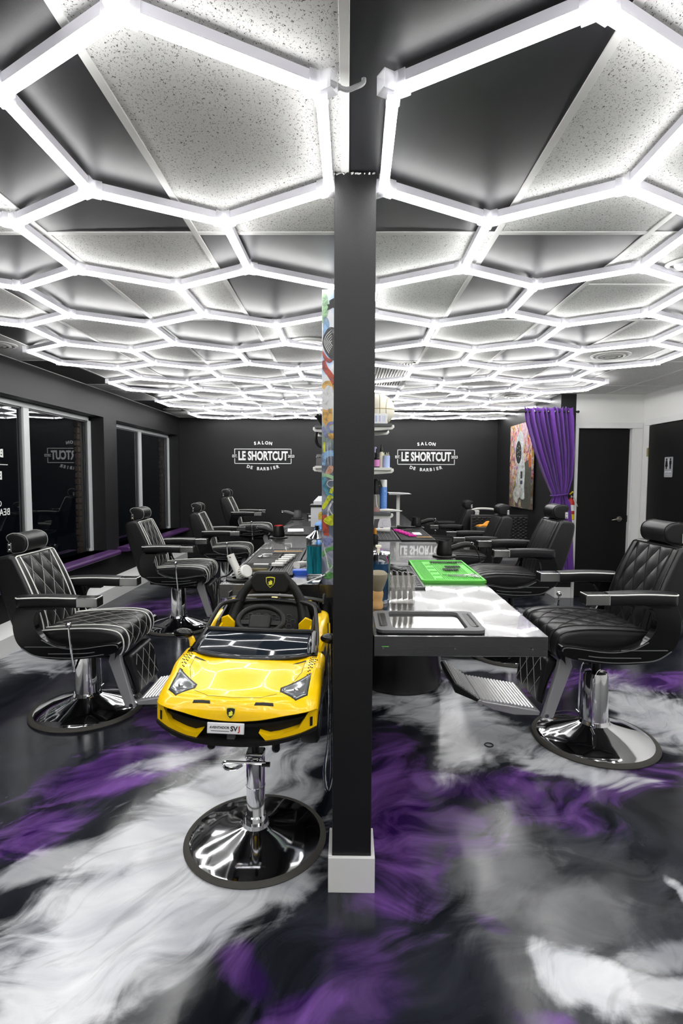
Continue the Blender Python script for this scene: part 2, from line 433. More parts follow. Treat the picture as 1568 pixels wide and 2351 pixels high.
def tag(o, label=None, cat=None, group=None, kind=None):
    if label: o['label'] = label
    if cat: o['category'] = cat
    if group: o['group'] = group
    if kind: o['kind'] = kind
    return o
def thing(name, label, cat, loc=(0, 0, 0), rz=0.0, group=None):
    o = bpy.data.objects.new(name, None); COL.objects.link(o)
    o.empty_display_size = 0.05
    o.location = loc; o.rotation_euler = (0, 0, rz)
    return tag(o, label, cat, group)
def struct(o, label=None, cat=None):
    o['kind'] = 'structure'
    return tag(o, label, cat)
def copy_tree(o, parent=None):
    c = o.copy(); COL.objects.link(c)
    if parent: c.parent = parent; c.matrix_parent_inverse = o.matrix_parent_inverse.copy()
    for ch in list(o.children): copy_tree(ch, c)
    return c
def inst(name, me, parent, loc=(0, 0, 0), rot=(0, 0, 0), scale=None):
    o = bpy.data.objects.new(name, me); COL.objects.link(o)
    o.parent = parent; o.location = loc; o.rotation_euler = rot
    if scale: o.scale = scale
    return o
def arc(c, r, a0, a1, n=8, el=1.0):
    return [(c[0] + r * math.cos(a0 + (a1 - a0) * i / n), c[1] + el * r * math.sin(a0 + (a1 - a0) * i / n)) for i in range(n + 1)]
def rrect(x0, y0, x1, y1, r, n=4):
    p = []
    for cx, cy, a in ((x1 - r, y1 - r, 0), (x0 + r, y1 - r, PI / 2), (x0 + r, y0 + r, PI), (x1 - r, y0 + r, 3 * PI / 2)):
        p += arc((cx, cy), r, a, a + PI / 2, n)
    return p
def spline(pts, n=8, closed=False):
    """Catmull-Rom through 3D/2D points"""
    P = [Vector(p) for p in pts]; m = len(P); out = []
    for i in range(m if closed else m - 1):
        g = (lambda k: P[k % m]) if closed else (lambda k: P[min(max(k, 0), m - 1)])
        a, b, c, d = g(i - 1), g(i), g(i + 1), g(i + 2)
        for k in range(n):
            t = k / n
            out.append(0.5 * ((2 * b) + (c - a) * t + (2 * a - 5 * b + 4 * c - d) * t * t + (3 * b - a - 3 * c + d) * t ** 3))
    if not closed: out.append(P[-1])
    return out
def text(name, body, size, m, parent, M, bold=0.0, depth=0.001, sx=1.0, align='CENTER', space=1.0):
    cu = bpy.data.curves.new(name, 'FONT'); cu.body = body; cu.size = size
    cu.align_x = align; cu.align_y = 'CENTER'; cu.offset = bold; cu.extrude = depth; cu.space_character = space
    cu.resolution_u = 3
    ob = bpy.data.objects.new(name, cu); COL.objects.link(ob)
    bpy.context.view_layer.update()
    me = bpy.data.meshes.new_from_object(ob.evaluated_get(bpy.context.evaluated_depsgraph_get()))
    bpy.data.objects.remove(ob); bpy.data.curves.remove(cu)
    me.materials.clear(); me.materials.append(MAT[m])
    o = bpy.data.objects.new(name, me); COL.objects.link(o)
    o.matrix_local = M @ Matrix.Diagonal((sx, 1, 1, 1))
    if parent: o.parent = parent
    return o
def face_y(x, y, z, rot=0.0):      # text standing upright, facing -Y (towards the camera)
    return Matrix.Translation((x, y, z)) @ Matrix.Rotation(PI / 2, 4, 'X') @ Matrix.Rotation(rot, 4, 'Z')
# ------------------------------------------------------------------ room shell
CEIL = 2.435
XL, XR, YB, YF = -2.85, 3.50, 9.20, -2.60     # left wall, right wall, back wall, wall behind the camera
XN = 2.52                                     # right wall of the rear part of the salon
struct(MB().lohi((XL - 0.3, YF - 0.2, -0.12), (XR + 0.2, YB + 0.2, 0)).build('floor', 'epoxy_floor', smooth=False),
       'glossy poured epoxy floor swirled white violet and black', 'floor')

# walls
struct(MB().lohi((XL - 0.2, YB, 0), (XR + 0.2, YB + 0.15, CEIL + 0.1)).build('wall_back', 'wall_black', smooth=False), 'black painted back wall carrying two white signs', 'wall')
struct(MB().lohi((XL - 0.3, YF - 0.15, 0), (XR + 0.2, YF, CEIL + 0.1)).build('wall_front', 'wall_white', smooth=False))
struct(MB().lohi((XN, 6.5, 0), (2.70, YB, CEIL + 0.05)).build('wall_right_rear', 'wall_black', smooth=False), 'black wall with the astronaut picture ending in a narrow pier', 'wall')
W1 = (3.55, 6.34); W2 = (6.69, 9.12); WZ = (0.565, 2.13)
m = MB(); T0 = XL - 0.205
m.lohi((T0, YF, 0), (XL, YB, WZ[0])); m.lohi((T0, YF, WZ[1]), (XL, YB, CEIL + 0.05))
for a, b in ((YF, W1[0]), (W1[1], W2[0]), (W2[1], YB)): m.lohi((T0, a, WZ[0]), (XL, b, WZ[1]))
wl = struct(m.build('wall_left', 'wall_black', smooth=False), 'black outer wall holding two wide night-time windows', 'wall')
# right wall (white) with the restroom door opening
D2 = (5.52, 6.36)
m = MB(); m.lohi((XR, YF, 0), (XR + 0.15, D2[0], CEIL + 0.05)); m.lohi((XR, D2[1], 0), (XR + 0.15, 6.75, CEIL + 0.05)); m.lohi((XR, D2[0], 2.06), (XR + 0.15, D2[1], CEIL + 0.05))
struct(m.build('wall_right', 'wall_white', smooth=False), 'white wall beside the restroom door', 'wall')
D1 = (2.73, 3.385)
m = MB(); m.lohi((2.70, 6.5, 2.045), (XR, 6.62, CEIL + 0.05)); m.lohi((D1[1], 6.5, 0), (XR, 6.62, 2.045)); m.lohi((2.70, 6.5, 0), (D1[0], 6.62, 2.045))
struct(m.build('wall_rear_right', 'wall_white', smooth=False), 'white wall around the plain black door', 'wall')

# baseboards
prof = [(XL, 0), (XL + 0.115, 0), (XL + 0.115, 0.145), (XL + 0.10, 0.155), (XL, 0.225)]
struct(MB().prism(prof, 'y', YF, YB - 0.02).build('baseboard_left', 'trim_white', smooth=False), 'white sloped-top baseboard along the window wall', 'baseboard')
m = MB(); m.lohi((XN - 0.015, 6.485, 0), (2.70, 6.50, 0.13)); m.lohi((XN - 0.015, 6.5, 0), (XN, YB, 0.13))
struct(m.build('baseboard_right', 'trim_white', smooth=False, bevel=0.003), 'white baseboard wrapped round the dark pier', 'baseboard')

# doors
def door_frame(name, parts, lab):
    m = MB()
    for lo, hi in parts: m.lohi(lo, hi)
    return struct(m.build(name, 'trim_white', smooth=False, bevel=0.003), lab, 'door frame')
door_frame('trim_1', [((2.702, 6.485, 0), (2.735, 6.4995, 2.034)), ((2.702, 6.485, 2.035), (3.484, 6.4995, 2.10)), ((3.386, 6.485, 0), (3.484, 6.4995, 2.034)), ((3.372, 6.5005, 0), (3.3845, 6.60, 2.04)), ((2.7305, 6.5005, 0), (2.736, 6.60, 2.04))], 'white casing around the plain black door')
d = struct(MB().lohi((2.737, 6.56, 0.005), (3.371, 6.60, 2.033)).build('door_1', 'door_black', smooth=False), 'plain black interior door with a lever handle', 'door')
h = MB(); h.cyl((3.28, 6.56, 0.957), (3.28, 6.55, 0.957), 0.032, n=20); h.cyl((3.28, 6.55, 0.957), (3.28, 6.51, 0.957), 0.014, n=12)
h.tube(spline([(3.285, 6.512, 0.957), (3.25, 6.508, 0.957), (3.20, 6.512, 0.950), (3.175, 6.516, 0.945)], 4), [0.013] * 5 + [0.010] * 4 + [0.007] * 4, 8)
h.build('door_handle', 'door_metal', d)
MB().lohi((3.366, 6.545, 0.92), (3.373, 6.562, 1.0)).build('strike_plate', 'metal_black', d)
door_frame('trim_2', [((3.485, D2[1], 0), (3.4995, 6.44, 2.059)), ((3.485, D2[0] - 0.08, 2.06), (3.4995, 6.44, 2.13)), ((3.485, D2[0] - 0.08, 0), (3.4995, D2[0], 2.059))], 'white casing around the restroom door')
d = struct(MB().lohi((3.488, D2[0] + 0.01, 0.01), (3.53, D2[1] - 0.012, 2.05)).build('door_2', 'door_black', smooth=False), 'black restroom door with a grey pictogram sign', 'door')
MB().lohi((3.478, 6.345, 1.70), (3.490, 6.375, 1.80)).build('hinge', 'brass', d)
sg = thing('restroom_sign', 'grey restroom sign with man and woman pictograms on the black door', 'sign', (3.487, 5.94, 1.57))
def sface(a, b): return (0, a, b)
MB().prism(rrect(-0.075, -0.11, 0.075, 0.11, 0.012), 'x', -0.004, 0.0).build('plate', 'sign_grey', sg, smooth=False)
def picto(y, dress):
    m = MB(); m.prism(arc((y, 0.085), 0.012, 0, 2 * PI, 12)[:-1], 'x', -0.0055, -0.004)
    pl = [(y - 0.018, 0.07), (y + 0.018, 0.07), (y + 0.018, 0.03), (y + 0.012, 0.03), (y + 0.010, -0.02), (y - 0.010, -0.02), (y - 0.012, 0.03), (y - 0.018, 0.03)]
    if dress: pl = [(y - 0.014, 0.07), (y + 0.014, 0.07), (y + 0.024, 0.005), (y + 0.009, 0.005), (y + 0.009, -0.02), (y - 0.009, -0.02), (y - 0.009, 0.005), (y - 0.024, 0.005)]
    m.prism(pl, 'x', -0.0055, -0.004); m.build('pictogram', 'plastic_black', sg, smooth=False)
picto(0.036, True); picto(-0.036, False)
MB().prism([(-0.002, -0.02), (0.002, -0.02), (0.002, 0.09), (-0.002, 0.09)], 'x', -0.0055, -0.004).build('divider', 'decal_white', sg, smooth=False)
text('lettering', 'RESTROOM', 0.022, 'decal_white', sg, Matrix.Translation((-0.0055, 0, -0.052)) @ Matrix.Rotation(-PI / 2, 4, 'Z') @ Matrix.Rotation(PI / 2, 4, 'X'), depth=0.0008)
m = MB()
for i in range(9): m.sphere((-0.0045, 0.05 - i * 0.0125, -0.08), 0.0025, 6, 4)
m.build('braille', 'decal_white', sg)

# windows
def window(name, y0, y1, muls, lab):
    fr = MB(); x0, x1 = XL - 0.20, XL - 0.15
    z0, z1 = WZ
    for a, b in ((y0, y0 + 0.06), (y1 - 0.06, y1)): fr.lohi((x0, a, z0), (x1, b, z1))
    fr.lohi((x0, y0, z1 - 0.05), (x1, y1, z1))
    o = struct(fr.build(name, 'frame_white', smooth=False, bevel=0.004), lab, 'window')
    edges = [y0 + 0.06] + [v for mm in muls for v in (mm - 0.045, mm + 0.045)] + [y1 - 0.06]
    for mm in muls:
        MB().lohi((x0, mm - 0.045, z0), (x1 + 0.004, mm + 0.045, z1 - 0.05)).build('mullion', 'frame_white', o, smooth=False, bevel=0.004)
    for a, b in zip(edges[::2], edges[1::2]):
        g = MB().lohi((x0 + 0.014, a, z0), (x0 + 0.020, b, z1 - 0.05)).build('pane', 'window_glass', o, smooth=False)
        bd = MB()
        for ya, yb in ((a, a + 0.018), (b - 0.018, b)): bd.lohi((x0 + 0.020, ya, z0 + 0.04), (x0 + 0.034, yb, z1 - 0.05))
        bd.lohi((x0 + 0.020, a, z1 - 0.066), (x0 + 0.034, b, z1 - 0.05))
        bd.build('glazing_bead', 'plastic_grey', o, smooth=False)
    return o
mg = mat('window_glass', (0.02, 0.022, 0.024), 0.01, spec=0.5, trans=1.0, ior=1.45)
mg.node_tree.nodes['Principled BSDF'].inputs['Base Color'].default_value = (0.6, 0.63, 0.65, 1)
w1 = window('window_1', W1[0], W1[1], [5.06], 'wide two-pane night window with lettering near the front left chair')
w2 = window('window_2', W2[0], W2[1], [7.84], 'narrower-looking night window near the back corner')
for i, (a, b) in enumerate((W1, W2)):
    pr = arc((XL + 0.03, WZ[0] - 0.02), 0.02, -PI / 2, PI / 2, 6)
    poly = [(XL - 0.15, WZ[0] - 0.04), (XL - 0.15, WZ[0])] + [(x + 0.02, z) for x, z in pr[::-1]]
    poly = [(XL - 0.20, WZ[0] - 0.054), (XL - 0.20, WZ[0])] + [(XL + 0.120 + 0.027 * math.cos(t), WZ[0] - 0.027 + 0.027 * math.sin(t)) for t in [PI / 2 - PI * k / 8 for k in range(9)]]
    s_ = MB().prism(poly, 'y', a - 0.0 if i == 0 else a - 0.05, b + 0.07)
    struct(s_.build('trim_%d' % (3 + i), 'sill_purple', bevel=0.003), ['purple sill board under the front window', 'purple sill board under the rear window'][i], 'window sill')
# vinyl lettering on the outside of the front window pane (seen from behind, so mirrored)
lt = thing('window_lettering', 'mirrored white letters stuck on the front window pane', 'lettering', (XL - 0.178, 0, 0))
def glass_text(s, y, z, size, bold):
    # readable from outside: facing -X, text advances towards -Y... first letter at high Y
    M = Matrix.Translation((0, y, z)) @ Matrix.Rotation(-PI / 2, 4, 'Z') @ Matrix.Rotation(PI / 2, 4, 'X')
    return text('letters', s, size, 'decal_white', lt, M, bold=bold, depth=0.0005, align='LEFT', space=1.05)
glass_text('B', 4.750, 1.640, 0.095, 0.004); glass_text('E', 4.722, 1.445, 0.095, 0.004)
glass_text('C', 4.705, 1.200, 0.075, 0.0); glass_text('BEA', 4.818, 1.124, 0.085, 0.001)
MB().lohi((-0.0005, 4.3, 1.541), (0.0005, 4.808, 1.547)).build('rule', 'decal_white', lt, smooth=False)
# brick reveals outside the panes
for k, (ya, lab) in enumerate(((W1[1] - 0.10, 'rough brown brick reveal outside the front window'), (W2[1] - 0.10, 'rough brown brick reveal outside the rear window'))):
    p = thing('brick_reveal', lab, 'brickwork', (XL - 0.222, ya, 0))
    MB().lohi((-0.055, -0.01, 0.30), (-0.005, 0.06, 2.35)).build('mortar', 'mortar', p, smooth=False)
    me = MB().box((0, 0, 0), (0.045, 0.09, 0.060)).build('brick', 'brick', p, smooth=False, bevel=0.008).data
    first = [o for o in p.children if o.name.startswith('brick')][0]
    for j in range(27):
        o = first if j == 0 else first.copy()
        if j: COL.objects.link(o)
        o.location = (-0.032 + random.uniform(-.004, .004), -0.015 + random.uniform(-.01, .01), 0.36 + j * 0.073)
        o.rotation_euler = (random.uniform(-.05, .05), 0, random.uniform(-.08, .08))

# ------------------------------------------------------------------ ceiling: 2x4 ft tiles in a T-bar grid
ceil = struct(MB().lohi((XL - 0.3, YF - 0.15, CEIL + 0.03), (XR + 0.2, YB + 0.15, CEIL + 0.12)).build('ceiling', 'grid_white', smooth=False),
              'suspended checkerboard ceiling of white and black tiles', 'ceiling')
TX, TY, X0, Y0 = 0.6096, 1.2192, -0.0125, 2.26
tiles = {}
def tile_mesh(lx, ly, m):
    k = (round(lx, 3), round(ly, 3), m)
    if k not in tiles:
        me = MB().box((0, 0, 0), (lx, ly, 0.012)).mesh('ceiling_tile'); me.materials.append(MAT[m]); tiles[k] = me
    return tiles[k]
for c in range(-5, 6):
    for r in range(-4, 6):
        xa, xb = max(X0 + TX * c, XL), min(X0 + TX * (c + 1), XR)
        ya, yb = max(Y0 + TY * r, YF), min(Y0 + TY * (r + 1), YB)
        if xb - xa < 0.03 or yb - ya < 0.03: continue
        if xa >= 2.6 and ya > 6.7: continue
        white = (r + c) % 2 == 0 or c >= 4
        if c == 3 and r % 2 == 0 and r > 3: white = True
        inst('ceiling_tile', tile_mesh(xb - xa - 0.006, yb - ya - 0.006, 'tile_white' if white else 'tile_black'), ceil,
             ((xa + xb) / 2, (ya + yb) / 2, CEIL + 0.009))
def bar(lo, hi): return MB().lohi(lo, hi).build('grid_bar', 'grid_white', ceil, smooth=False, bevel=0.0008, seg=1)
for c in range(-4, 6):
    x = X0 + TX * c
    if XL < x < XR: bar((x - 0.012, YF, CEIL - 0.001), (x + 0.012, YB if x < XN else 6.5, CEIL + 0.004))
for r in range(-3, 6):
    y = Y0 + TY * r
    bar((XL, y - 0.012, CEIL - 0.0005), (XR if y < 6.5 else XN, y + 0.012, CEIL + 0.004))
bar((X0 + TX * 2, 2.85 - 0.012, CEIL - 0.0005), (X0 + TX * 3, 2.85 + 0.012, CEIL + 0.004))
bar((XL, YF, CEIL - 0.002), (XL + 0.015, YB, CEIL + 0.004)); bar((XL, YB - 0.015, CEIL - 0.002), (XN, YB, CEIL + 0.004)); bar((XR - 0.015, YF, CEIL - 0.002), (XR, 6.5, CEIL + 0.004)); bar((2.70, 6.485, CEIL - 0.002), (XR, 6.5, CEIL + 0.004))

def diffuser(x, y, lab, r=0.16):
    t = thing('air_diffuser', lab, 'air vent', (x, y, CEIL - 0.002), group='round ceiling diffusers')
    MB().lathe([(r, 0), (r, -0.006), (r - 0.02, -0.010), (r - 0.03, -0.004), (r - 0.03, 0)], 40).build('rim', 'grid_white', t)
    for k in range(3):
        q = r - 0.045 - k * 0.035
        MB().lathe([(q, 0.0), (q + 0.006, -0.012 - 0.002 * k), (q - 0.014, -0.016 - 0.002 * k), (q - 0.010, -0.008)], 32).build('louvre_ring', 'grid_white', t)
    MB().lathe([(0, -0.018), (0.02, -0.018), (0.024, -0.012), (0.024, 0), (0, 0)], 20).build('hub', 'grid_white', t)
diffuser(-0.290, 4.064, 'round white ceiling diffuser nearest the graffiti board, left of the post', 0.17)
diffuser(2.10, 4.431, 'round white ceiling diffuser above the right-hand chairs', 0.15)
diffuser(-2.60, 6.336, 'round white ceiling diffuser above the front window', 0.15)
diffuser(2.06, 6.70, 'round white ceiling diffuser near the purple curtain', 0.15)
diffuser(-2.63, 4.108, 'round white ceiling diffuser at the left frame edge by the window wall', 0.13)
diffuser(-2.60, 8.06, 'round white ceiling diffuser in the back left corner', 0.13)
sp = thing('ceiling_spotlight', 'round recessed white spotlight in the ceiling near the right edge', 'spotlight', (1.53, 2.565, CEIL - 0.002))
MB().lathe([(0.075, 0), (0.075, -0.006), (0.06, -0.012), (0.052, -0.004), (0.052, 0.0)], 32).build('trim_ring', 'grid_white', sp)
MB().lathe([(0, -0.020), (0.025, -0.020), (0.036, -0.008), (0.036, 0.0)], 24).build('lamp_cup', 'alu_white', sp)
# slatted return-air grille let into the ceiling behind the post
gr = thing('return_grille', 'white slatted return air grille in the ceiling behind the post', 'air vent', (0.29, 5.31, CEIL - 0.003))
MB().lohi((-0.285, -0.59, -0.002), (-0.265, 0.59, 0.004)).lohi((0.265, -0.59, -0.002), (0.285, 0.59, 0.004)).lohi((-0.285, -0.59, -0.002), (0.285, -0.57, 0.004)).lohi((-0.285, 0.57, -0.002), (0.285, 0.59, 0.004)).build('frame', 'grid_white', gr, smooth=False)
sl = MB().box((0, 0, 0), (0.012, 1.14, 0.012), (0, R(35), 0)).build('slat', 'grid_white', gr, smooth=False)
for k in range(20):
    o = sl if k == 0 else sl.copy()
    if k: COL.objects.link(o)
    o.location = (-0.25 + k * 0.0263, 0, -0.004)

# ------------------------------------------------------------------ hexagonal LED grids
HEX = 0.4604; H3 = HEX * math.sqrt(3) / 2
ZT = CEIL - 0.008
def tube_meshes():
    L = HEX - 0.034; w_ = 0.0145
    d = MB(); pr = [(-w_, -0.026), (-w_, -0.036)] + [(x, z) for x, z in arc((0, -0.036), w_, PI, 2 * PI, 8, 0.45)][1:-1] + [(w_, -0.036), (w_, -0.026)]
    d.prism(pr, 'x', -L / 2, L / 2); dm = d.mesh('tube'); dm.materials.append(MAT['led'])
    h = MB(); h.prism([(-w_, 0.0), (-w_, -0.026), (w_, -0.026), (w_, 0.0)], 'x', -L / 2, L / 2); hm = h.mesh('housing'); hm.materials.append(MAT['alu_white'])
    c = MB()
    for k in range(3):
        M = Matrix.Rotation(k * 2 * PI / 3, 4, 'Z')
        for z0, z1 in ((-0.0005, 0.003), (-0.042, -0.0385)):
            vs = [(0.0, -0.017, z0), (0.038, -0.017, z0), (0.038, 0.017, z0), (0.0, 0.017, z0)] + [(0.0, -0.017, z1), (0.038, -0.017, z1), (0.038, 0.017, z1), (0.0, 0.017, z1)]
            c.add(vs, [(0, 3, 2, 1), (4, 5, 6, 7), (0, 1, 5, 4), (1, 2, 6, 5), (2, 3, 7, 6), (3, 0, 4, 7)], M)
        for s in (-1, 1):
            vs = [(0.008, s * 0.0155, -0.042), (0.038, s * 0.0155, -0.042), (0.038, s * 0.0175, -0.042), (0.008, s * 0.0175, -0.042)]
            vs += [(x, y, 0.003) for x, y, z in vs]
            c.add(vs, [(0, 3, 2, 1), (4, 5, 6, 7), (0, 1, 5, 4), (1, 2, 6, 5), (2, 3, 7, 6), (3, 0, 4, 7)], M)
    c.cyl((0, 0, -0.040), (0, 0, 0.0), 0.010, n=10)
    cm = c.mesh('connector'); cm.materials.append(MAT['clear_plastic'])
    return dm, hm, cm
DM, HM, CM = tube_meshes()
def light_grid(label, x0, y0, rot, i0, i1, k0, k1):
    g = thing('hexagon_light_grid', label, 'ceiling light', (x0, y0, ZT), -rot, 'hexagon LED ceiling light kits')
    near = lambda k, i: (i * H3, 1.5 * HEX * k)
    far = lambda k, i: (i * H3, 1.5 * HEX * k + 0.5 * HEX)
    def seg(a, b):
        mx, my = (a[0] + b[0]) / 2, (a[1] + b[1]) / 2
        t = inst('tube', DM, g, (mx, my, 0), (0, 0, math.atan2(b[1] - a[1], b[0] - a[0])))
        inst('housing', HM, t)
    for k in range(k0, k1 + 1):
        for i in range(i0, i1 + 1):
            if (i - k) % 2 == 0:
                deg = 0
                for j in (i - 1, i + 1):
                    if i0 <= j <= i1: seg(near(k, i), far(k, j)); deg += 1
                inst('connector', CM, g, (*near(k, i), 0), (0, 0, R(30)))
            else:
                if k < k1: seg(far(k, i), near(k + 1, i))
                inst('connector', CM, g, (*far(k, i), 0), (0, 0, R(90)))
    return g
light_grid('glowing hexagon LED tube grid on the ceiling left of the post', -0.0665, 1.852, 0.00822, -6, 0, -4, 10)
light_grid('glowing hexagon LED tube grid on the ceiling right of the post', 0.1145, 1.854, 0.0141, 0, 6, -4, 10)
pc = thing('power_lead', 'short grey power lead from the light grid into the black ceiling tile', 'cable', (-0.045, 1.385, CEIL - 0.03))
MB().tube(spline([(0.0, 0.0, 0.005), (0.035, 0.02, 0.004), (0.06, 0.022, 0.012), (0.078, 0.024, 0.022), (0.080, 0.024, 0.034)], 5), 0.006, 8).build('lead', 'cord_grey', pc)
MB().cyl((-0.012, -0.006, 0.005), (0.02, 0.014, 0.005), 0.009, 0.008, 10).build('plug', 'cord_grey', pc)

# ------------------------------------------------------------------ post, partition, graffiti board
PX0, PX1, PY0, PY1 = -0.0475, 0.0885, 1.816, 1.953
post = thing('support_post', 'slim black square post with a white foot in the centre foreground', 'post', (0.0205, 1.885, 0))
MB().lohi((PX0 - 0.0205, PY0 - 1.885, 0.0), (PX1 - 0.0205, PY1 - 1.885, CEIL)).build('shaft', 'post_black', post, smooth=False, bevel=0.0015, seg=1)
t_ = 0.0135; a, b = PX0 - 0.0205, PX1 - 0.0205; c, d_ = PY0 - 1.885, PY1 - 1.885
bb = MB()
for lo, hi in (((a - t_, c - t_, 0), (b + t_, c, 0.128)), ((a - t_, d_, 0), (b + t_, d_ + t_, 0.128)), ((a - t_, c, 0), (a, d_, 0.128)), ((b, c, 0), (b + t_, d_, 0.128))): bb.lohi(lo, hi)
bb.build('foot_trim', 'trim_white', post, smooth=False, bevel=0.0015, seg=1)
pl = MB()
for k in range(26):
    x = random.uniform(a, b); pl.box((x, c - 0.001, CEIL - 0.003 - random.random() * 0.004), (random.uniform(.002, .008), 0.003, random.uniform(.001, .004)), (0, random.uniform(-.6, .6), 0))
pl.build('plaster_crumbs', 'wall_white', post, smooth=False)
struct(MB().lohi((-0.035, 2.84, 0.80), (0.085, 8.3, 2.30)).build('wall_partition', 'wall_black', smooth=False), 'slim black partition between the two rows of worktops', 'wall')

gb = thing('graffiti_board', 'tall narrow board spray-painted with colourful graffiti behind the post', 'board', (-0.02, 2.795, 0.892))
MB().lohi((-0.112, -0.018, 0), (0.125, 0.022, 1.488)).build('panel', 'graffiti', gb, smooth=False, bevel=0.002)
def paint(col, poly, name='spray_mark', k=0):
    nm = 'spray_%s' % col
    if nm not in MAT:
        c0 = PAL[col]; mm = mat(nm, c0, 0.35); t = NT(mm); p = t.pos()
        n_ = t.noise(p, 26, 5, 0.7, 0.6); n2_ = t.noise(p, 9, 3, 0.6)
        t.l(t.mix(n_.outputs['Fac'], tuple(x * 0.55 + 0.03 for x in c0), tuple(min(1, x * 1.05) for x in c0)), t.b.inputs['Base Color'])
        t.l(t.ramp(t.math('MULTIPLY', n_.outputs['Fac'], t.math('ADD', n2_.outputs['Fac'], 0.5)), [(0.30, (0.25, 0.25, 0.25)), (0.52, (0.95, 0.95, 0.95))]), t.b.inputs['Alpha'])
    return MB().prism(poly, 'y', -0.0195 - 0.0004 * k, -0.018).build(name, nm, gb, smooth=False)
PAL = dict(red=(0.42, 0.06, 0.03), lime=(0.60, 0.66, 0.01), ochre=(0.62, 0.36, 0.09), charcoal=(0.03, 0.03, 0.03), sky=(0.24, 0.42, 0.66), mint=(0.30, 0.50, 0.28),
           teal=(0.07, 0.26, 0.36), white=(0.62, 0.63, 0.64), peach=(0.55, 0.30, 0.20), violet=(0.20, 0.22, 0.42), leaf=(0.10, 0.34, 0.08))
def px(x, y):       # board pixel -> board coordinates (only used to lay out the flat painting on the board)
    return ((x - 740) * 0.00222 - 0.112, (1340 - y) * 0.002206)
def pp(*q): return [px(*k) for k in q]
def sp2(q, n=5): return [(v.x, v.y) for v in spline([(*k, 0) for k in q], n, True)]
def stroke(pts, w_):
    P = spline([(*k, 0) for k in pts], 5); L, Q = [], []
    for i, p_ in enumerate(P):
        d0 = (P[min(i + 1, len(P) - 1)] - P[max(i - 1, 0)]).normalized(); nn = Vector((-d0.y, d0.x, 0)) * w_ / 2
        L.append(((p_ + nn).x, (p_ + nn).y)); Q.append(((p_ - nn).x, (p_ - nn).y))
    return L + Q[::-1]
B0, B1 = -0.111, 0.124
def clampx(poly): return [(min(max(x, B0), B1), min(max(z, 0.001), 1.487)) for x, z in poly]
marks = [('mint', sp2(pp((740, 662), (752, 680), (754, 710), (748, 730), (740, 735))), 0), ('sky', sp2(pp((744, 730), (752, 728), (757, 742), (752, 770), (743, 775))), 0),
 ('charcoal', pp((756, 690), (767, 684), (775, 684), (775, 708), (764, 705), (751, 712), (754, 703), (751, 699), (757, 697)), 1), ('charcoal', sp2(pp((760, 748), (746, 762), (741, 785), (752, 810), (768, 822), (785, 800), (782, 760))), 2),
 ('red', sp2(pp((741, 800), (752, 815), (764, 822), (756, 828), (744, 818))), 1), ('red', clampx(stroke(pp((741, 822), (748, 840), (760, 856), (770, 875)), 0.028)), 2), ('ochre', clampx(stroke(pp((741, 885), (750, 873), (762, 876), (770, 890)), 0.022)), 1),
 ('white', sp2(pp((744, 890), (756, 880), (766, 886), (767, 915), (760, 930), (745, 930))), 2), ('ochre', pp((742, 932), (764, 930), (765, 965), (752, 975), (742, 960)), 1), ('violet', clampx(stroke(pp((741, 972), (746, 982), (751, 995)), 0.016)), 3), ('violet', clampx(stroke(pp((770, 962), (757, 964), (754, 973), (760, 982), (772, 984)), 0.014)), 3),
 ('ochre', pp((754, 988), (768, 985), (768, 1002), (756, 998)), 2), ('lime', pp((743, 1006), (748, 1006), (748, 1030), (743, 1030)), 3), ('white', pp((751, 1000), (752, 1000), (755, 1056), (754, 1056)), 4), ('white', pp((760, 1000), (761, 1000), (762, 1060), (761, 1060)), 4),
 ('sky', clampx(stroke(pp((741, 1060), (745, 1040), (755, 1033), (770, 1032)), 0.03)), 1), ('peach', sp2(pp((748, 1078), (756, 1062), (766, 1062), (764, 1076), (752, 1082))), 2), ('mint', clampx(stroke(pp((741, 1082), (755, 1084), (770, 1090)), 0.017)), 3),
 ('teal', clampx(stroke(pp((742, 1085), (747, 1105), (757, 1125), (768, 1135)), 0.028)), 2), ('white', clampx(stroke(pp((770, 1094), (757, 1095), (752, 1103), (758, 1110), (770, 1112)), 0.004)), 4), ('lime', sp2(pp((741, 1155), (748, 1142), (757, 1128), (768, 1134), (760, 1140), (754, 1150), (744, 1162))), 3), ('lime', clampx(stroke(pp((772, 1108), (764, 1116), (760, 1124)), 0.018)), 3),
 ('white', clampx(stroke(pp((754, 1178), (757, 1158), (766, 1142)), 0.010)), 3), ('white', clampx(stroke(pp((757, 1160), (762, 1170), (768, 1178)), 0.006)), 3), ('red', pp((740, 1175), (754, 1174), (757, 1224), (745, 1222), (740, 1200)), 1), ('lime', sp2(pp((744, 1188), (750, 1180), (760, 1176), (772, 1172), (772, 1195), (764, 1200), (752, 1196))), 4),
 ('violet', sp2(pp((742, 1232), (756, 1228), (768, 1234), (760, 1244), (744, 1248))), 1), ('white', clampx(stroke(pp((743, 1240), (747, 1258), (753, 1282), (757, 1305)), 0.007)), 3), ('leaf', clampx(stroke(pp((741, 1272), (750, 1258), (768, 1252)), 0.018)), 2), ('leaf', clampx(stroke(pp((752, 1280), (758, 1294), (766, 1300)), 0.012)), 2), ('leaf', sp2(pp((748, 1312), (760, 1308), (770, 1316), (758, 1326), (746, 1322))), 2), ('white', clampx(stroke(pp((768, 1285), (762, 1300), (750, 1312)), 0.008)), 3)]
for k, (c_, poly, lay) in enumerate(marks): paint(c_, clampx(poly), k=lay + (k % 7) * 0.13)
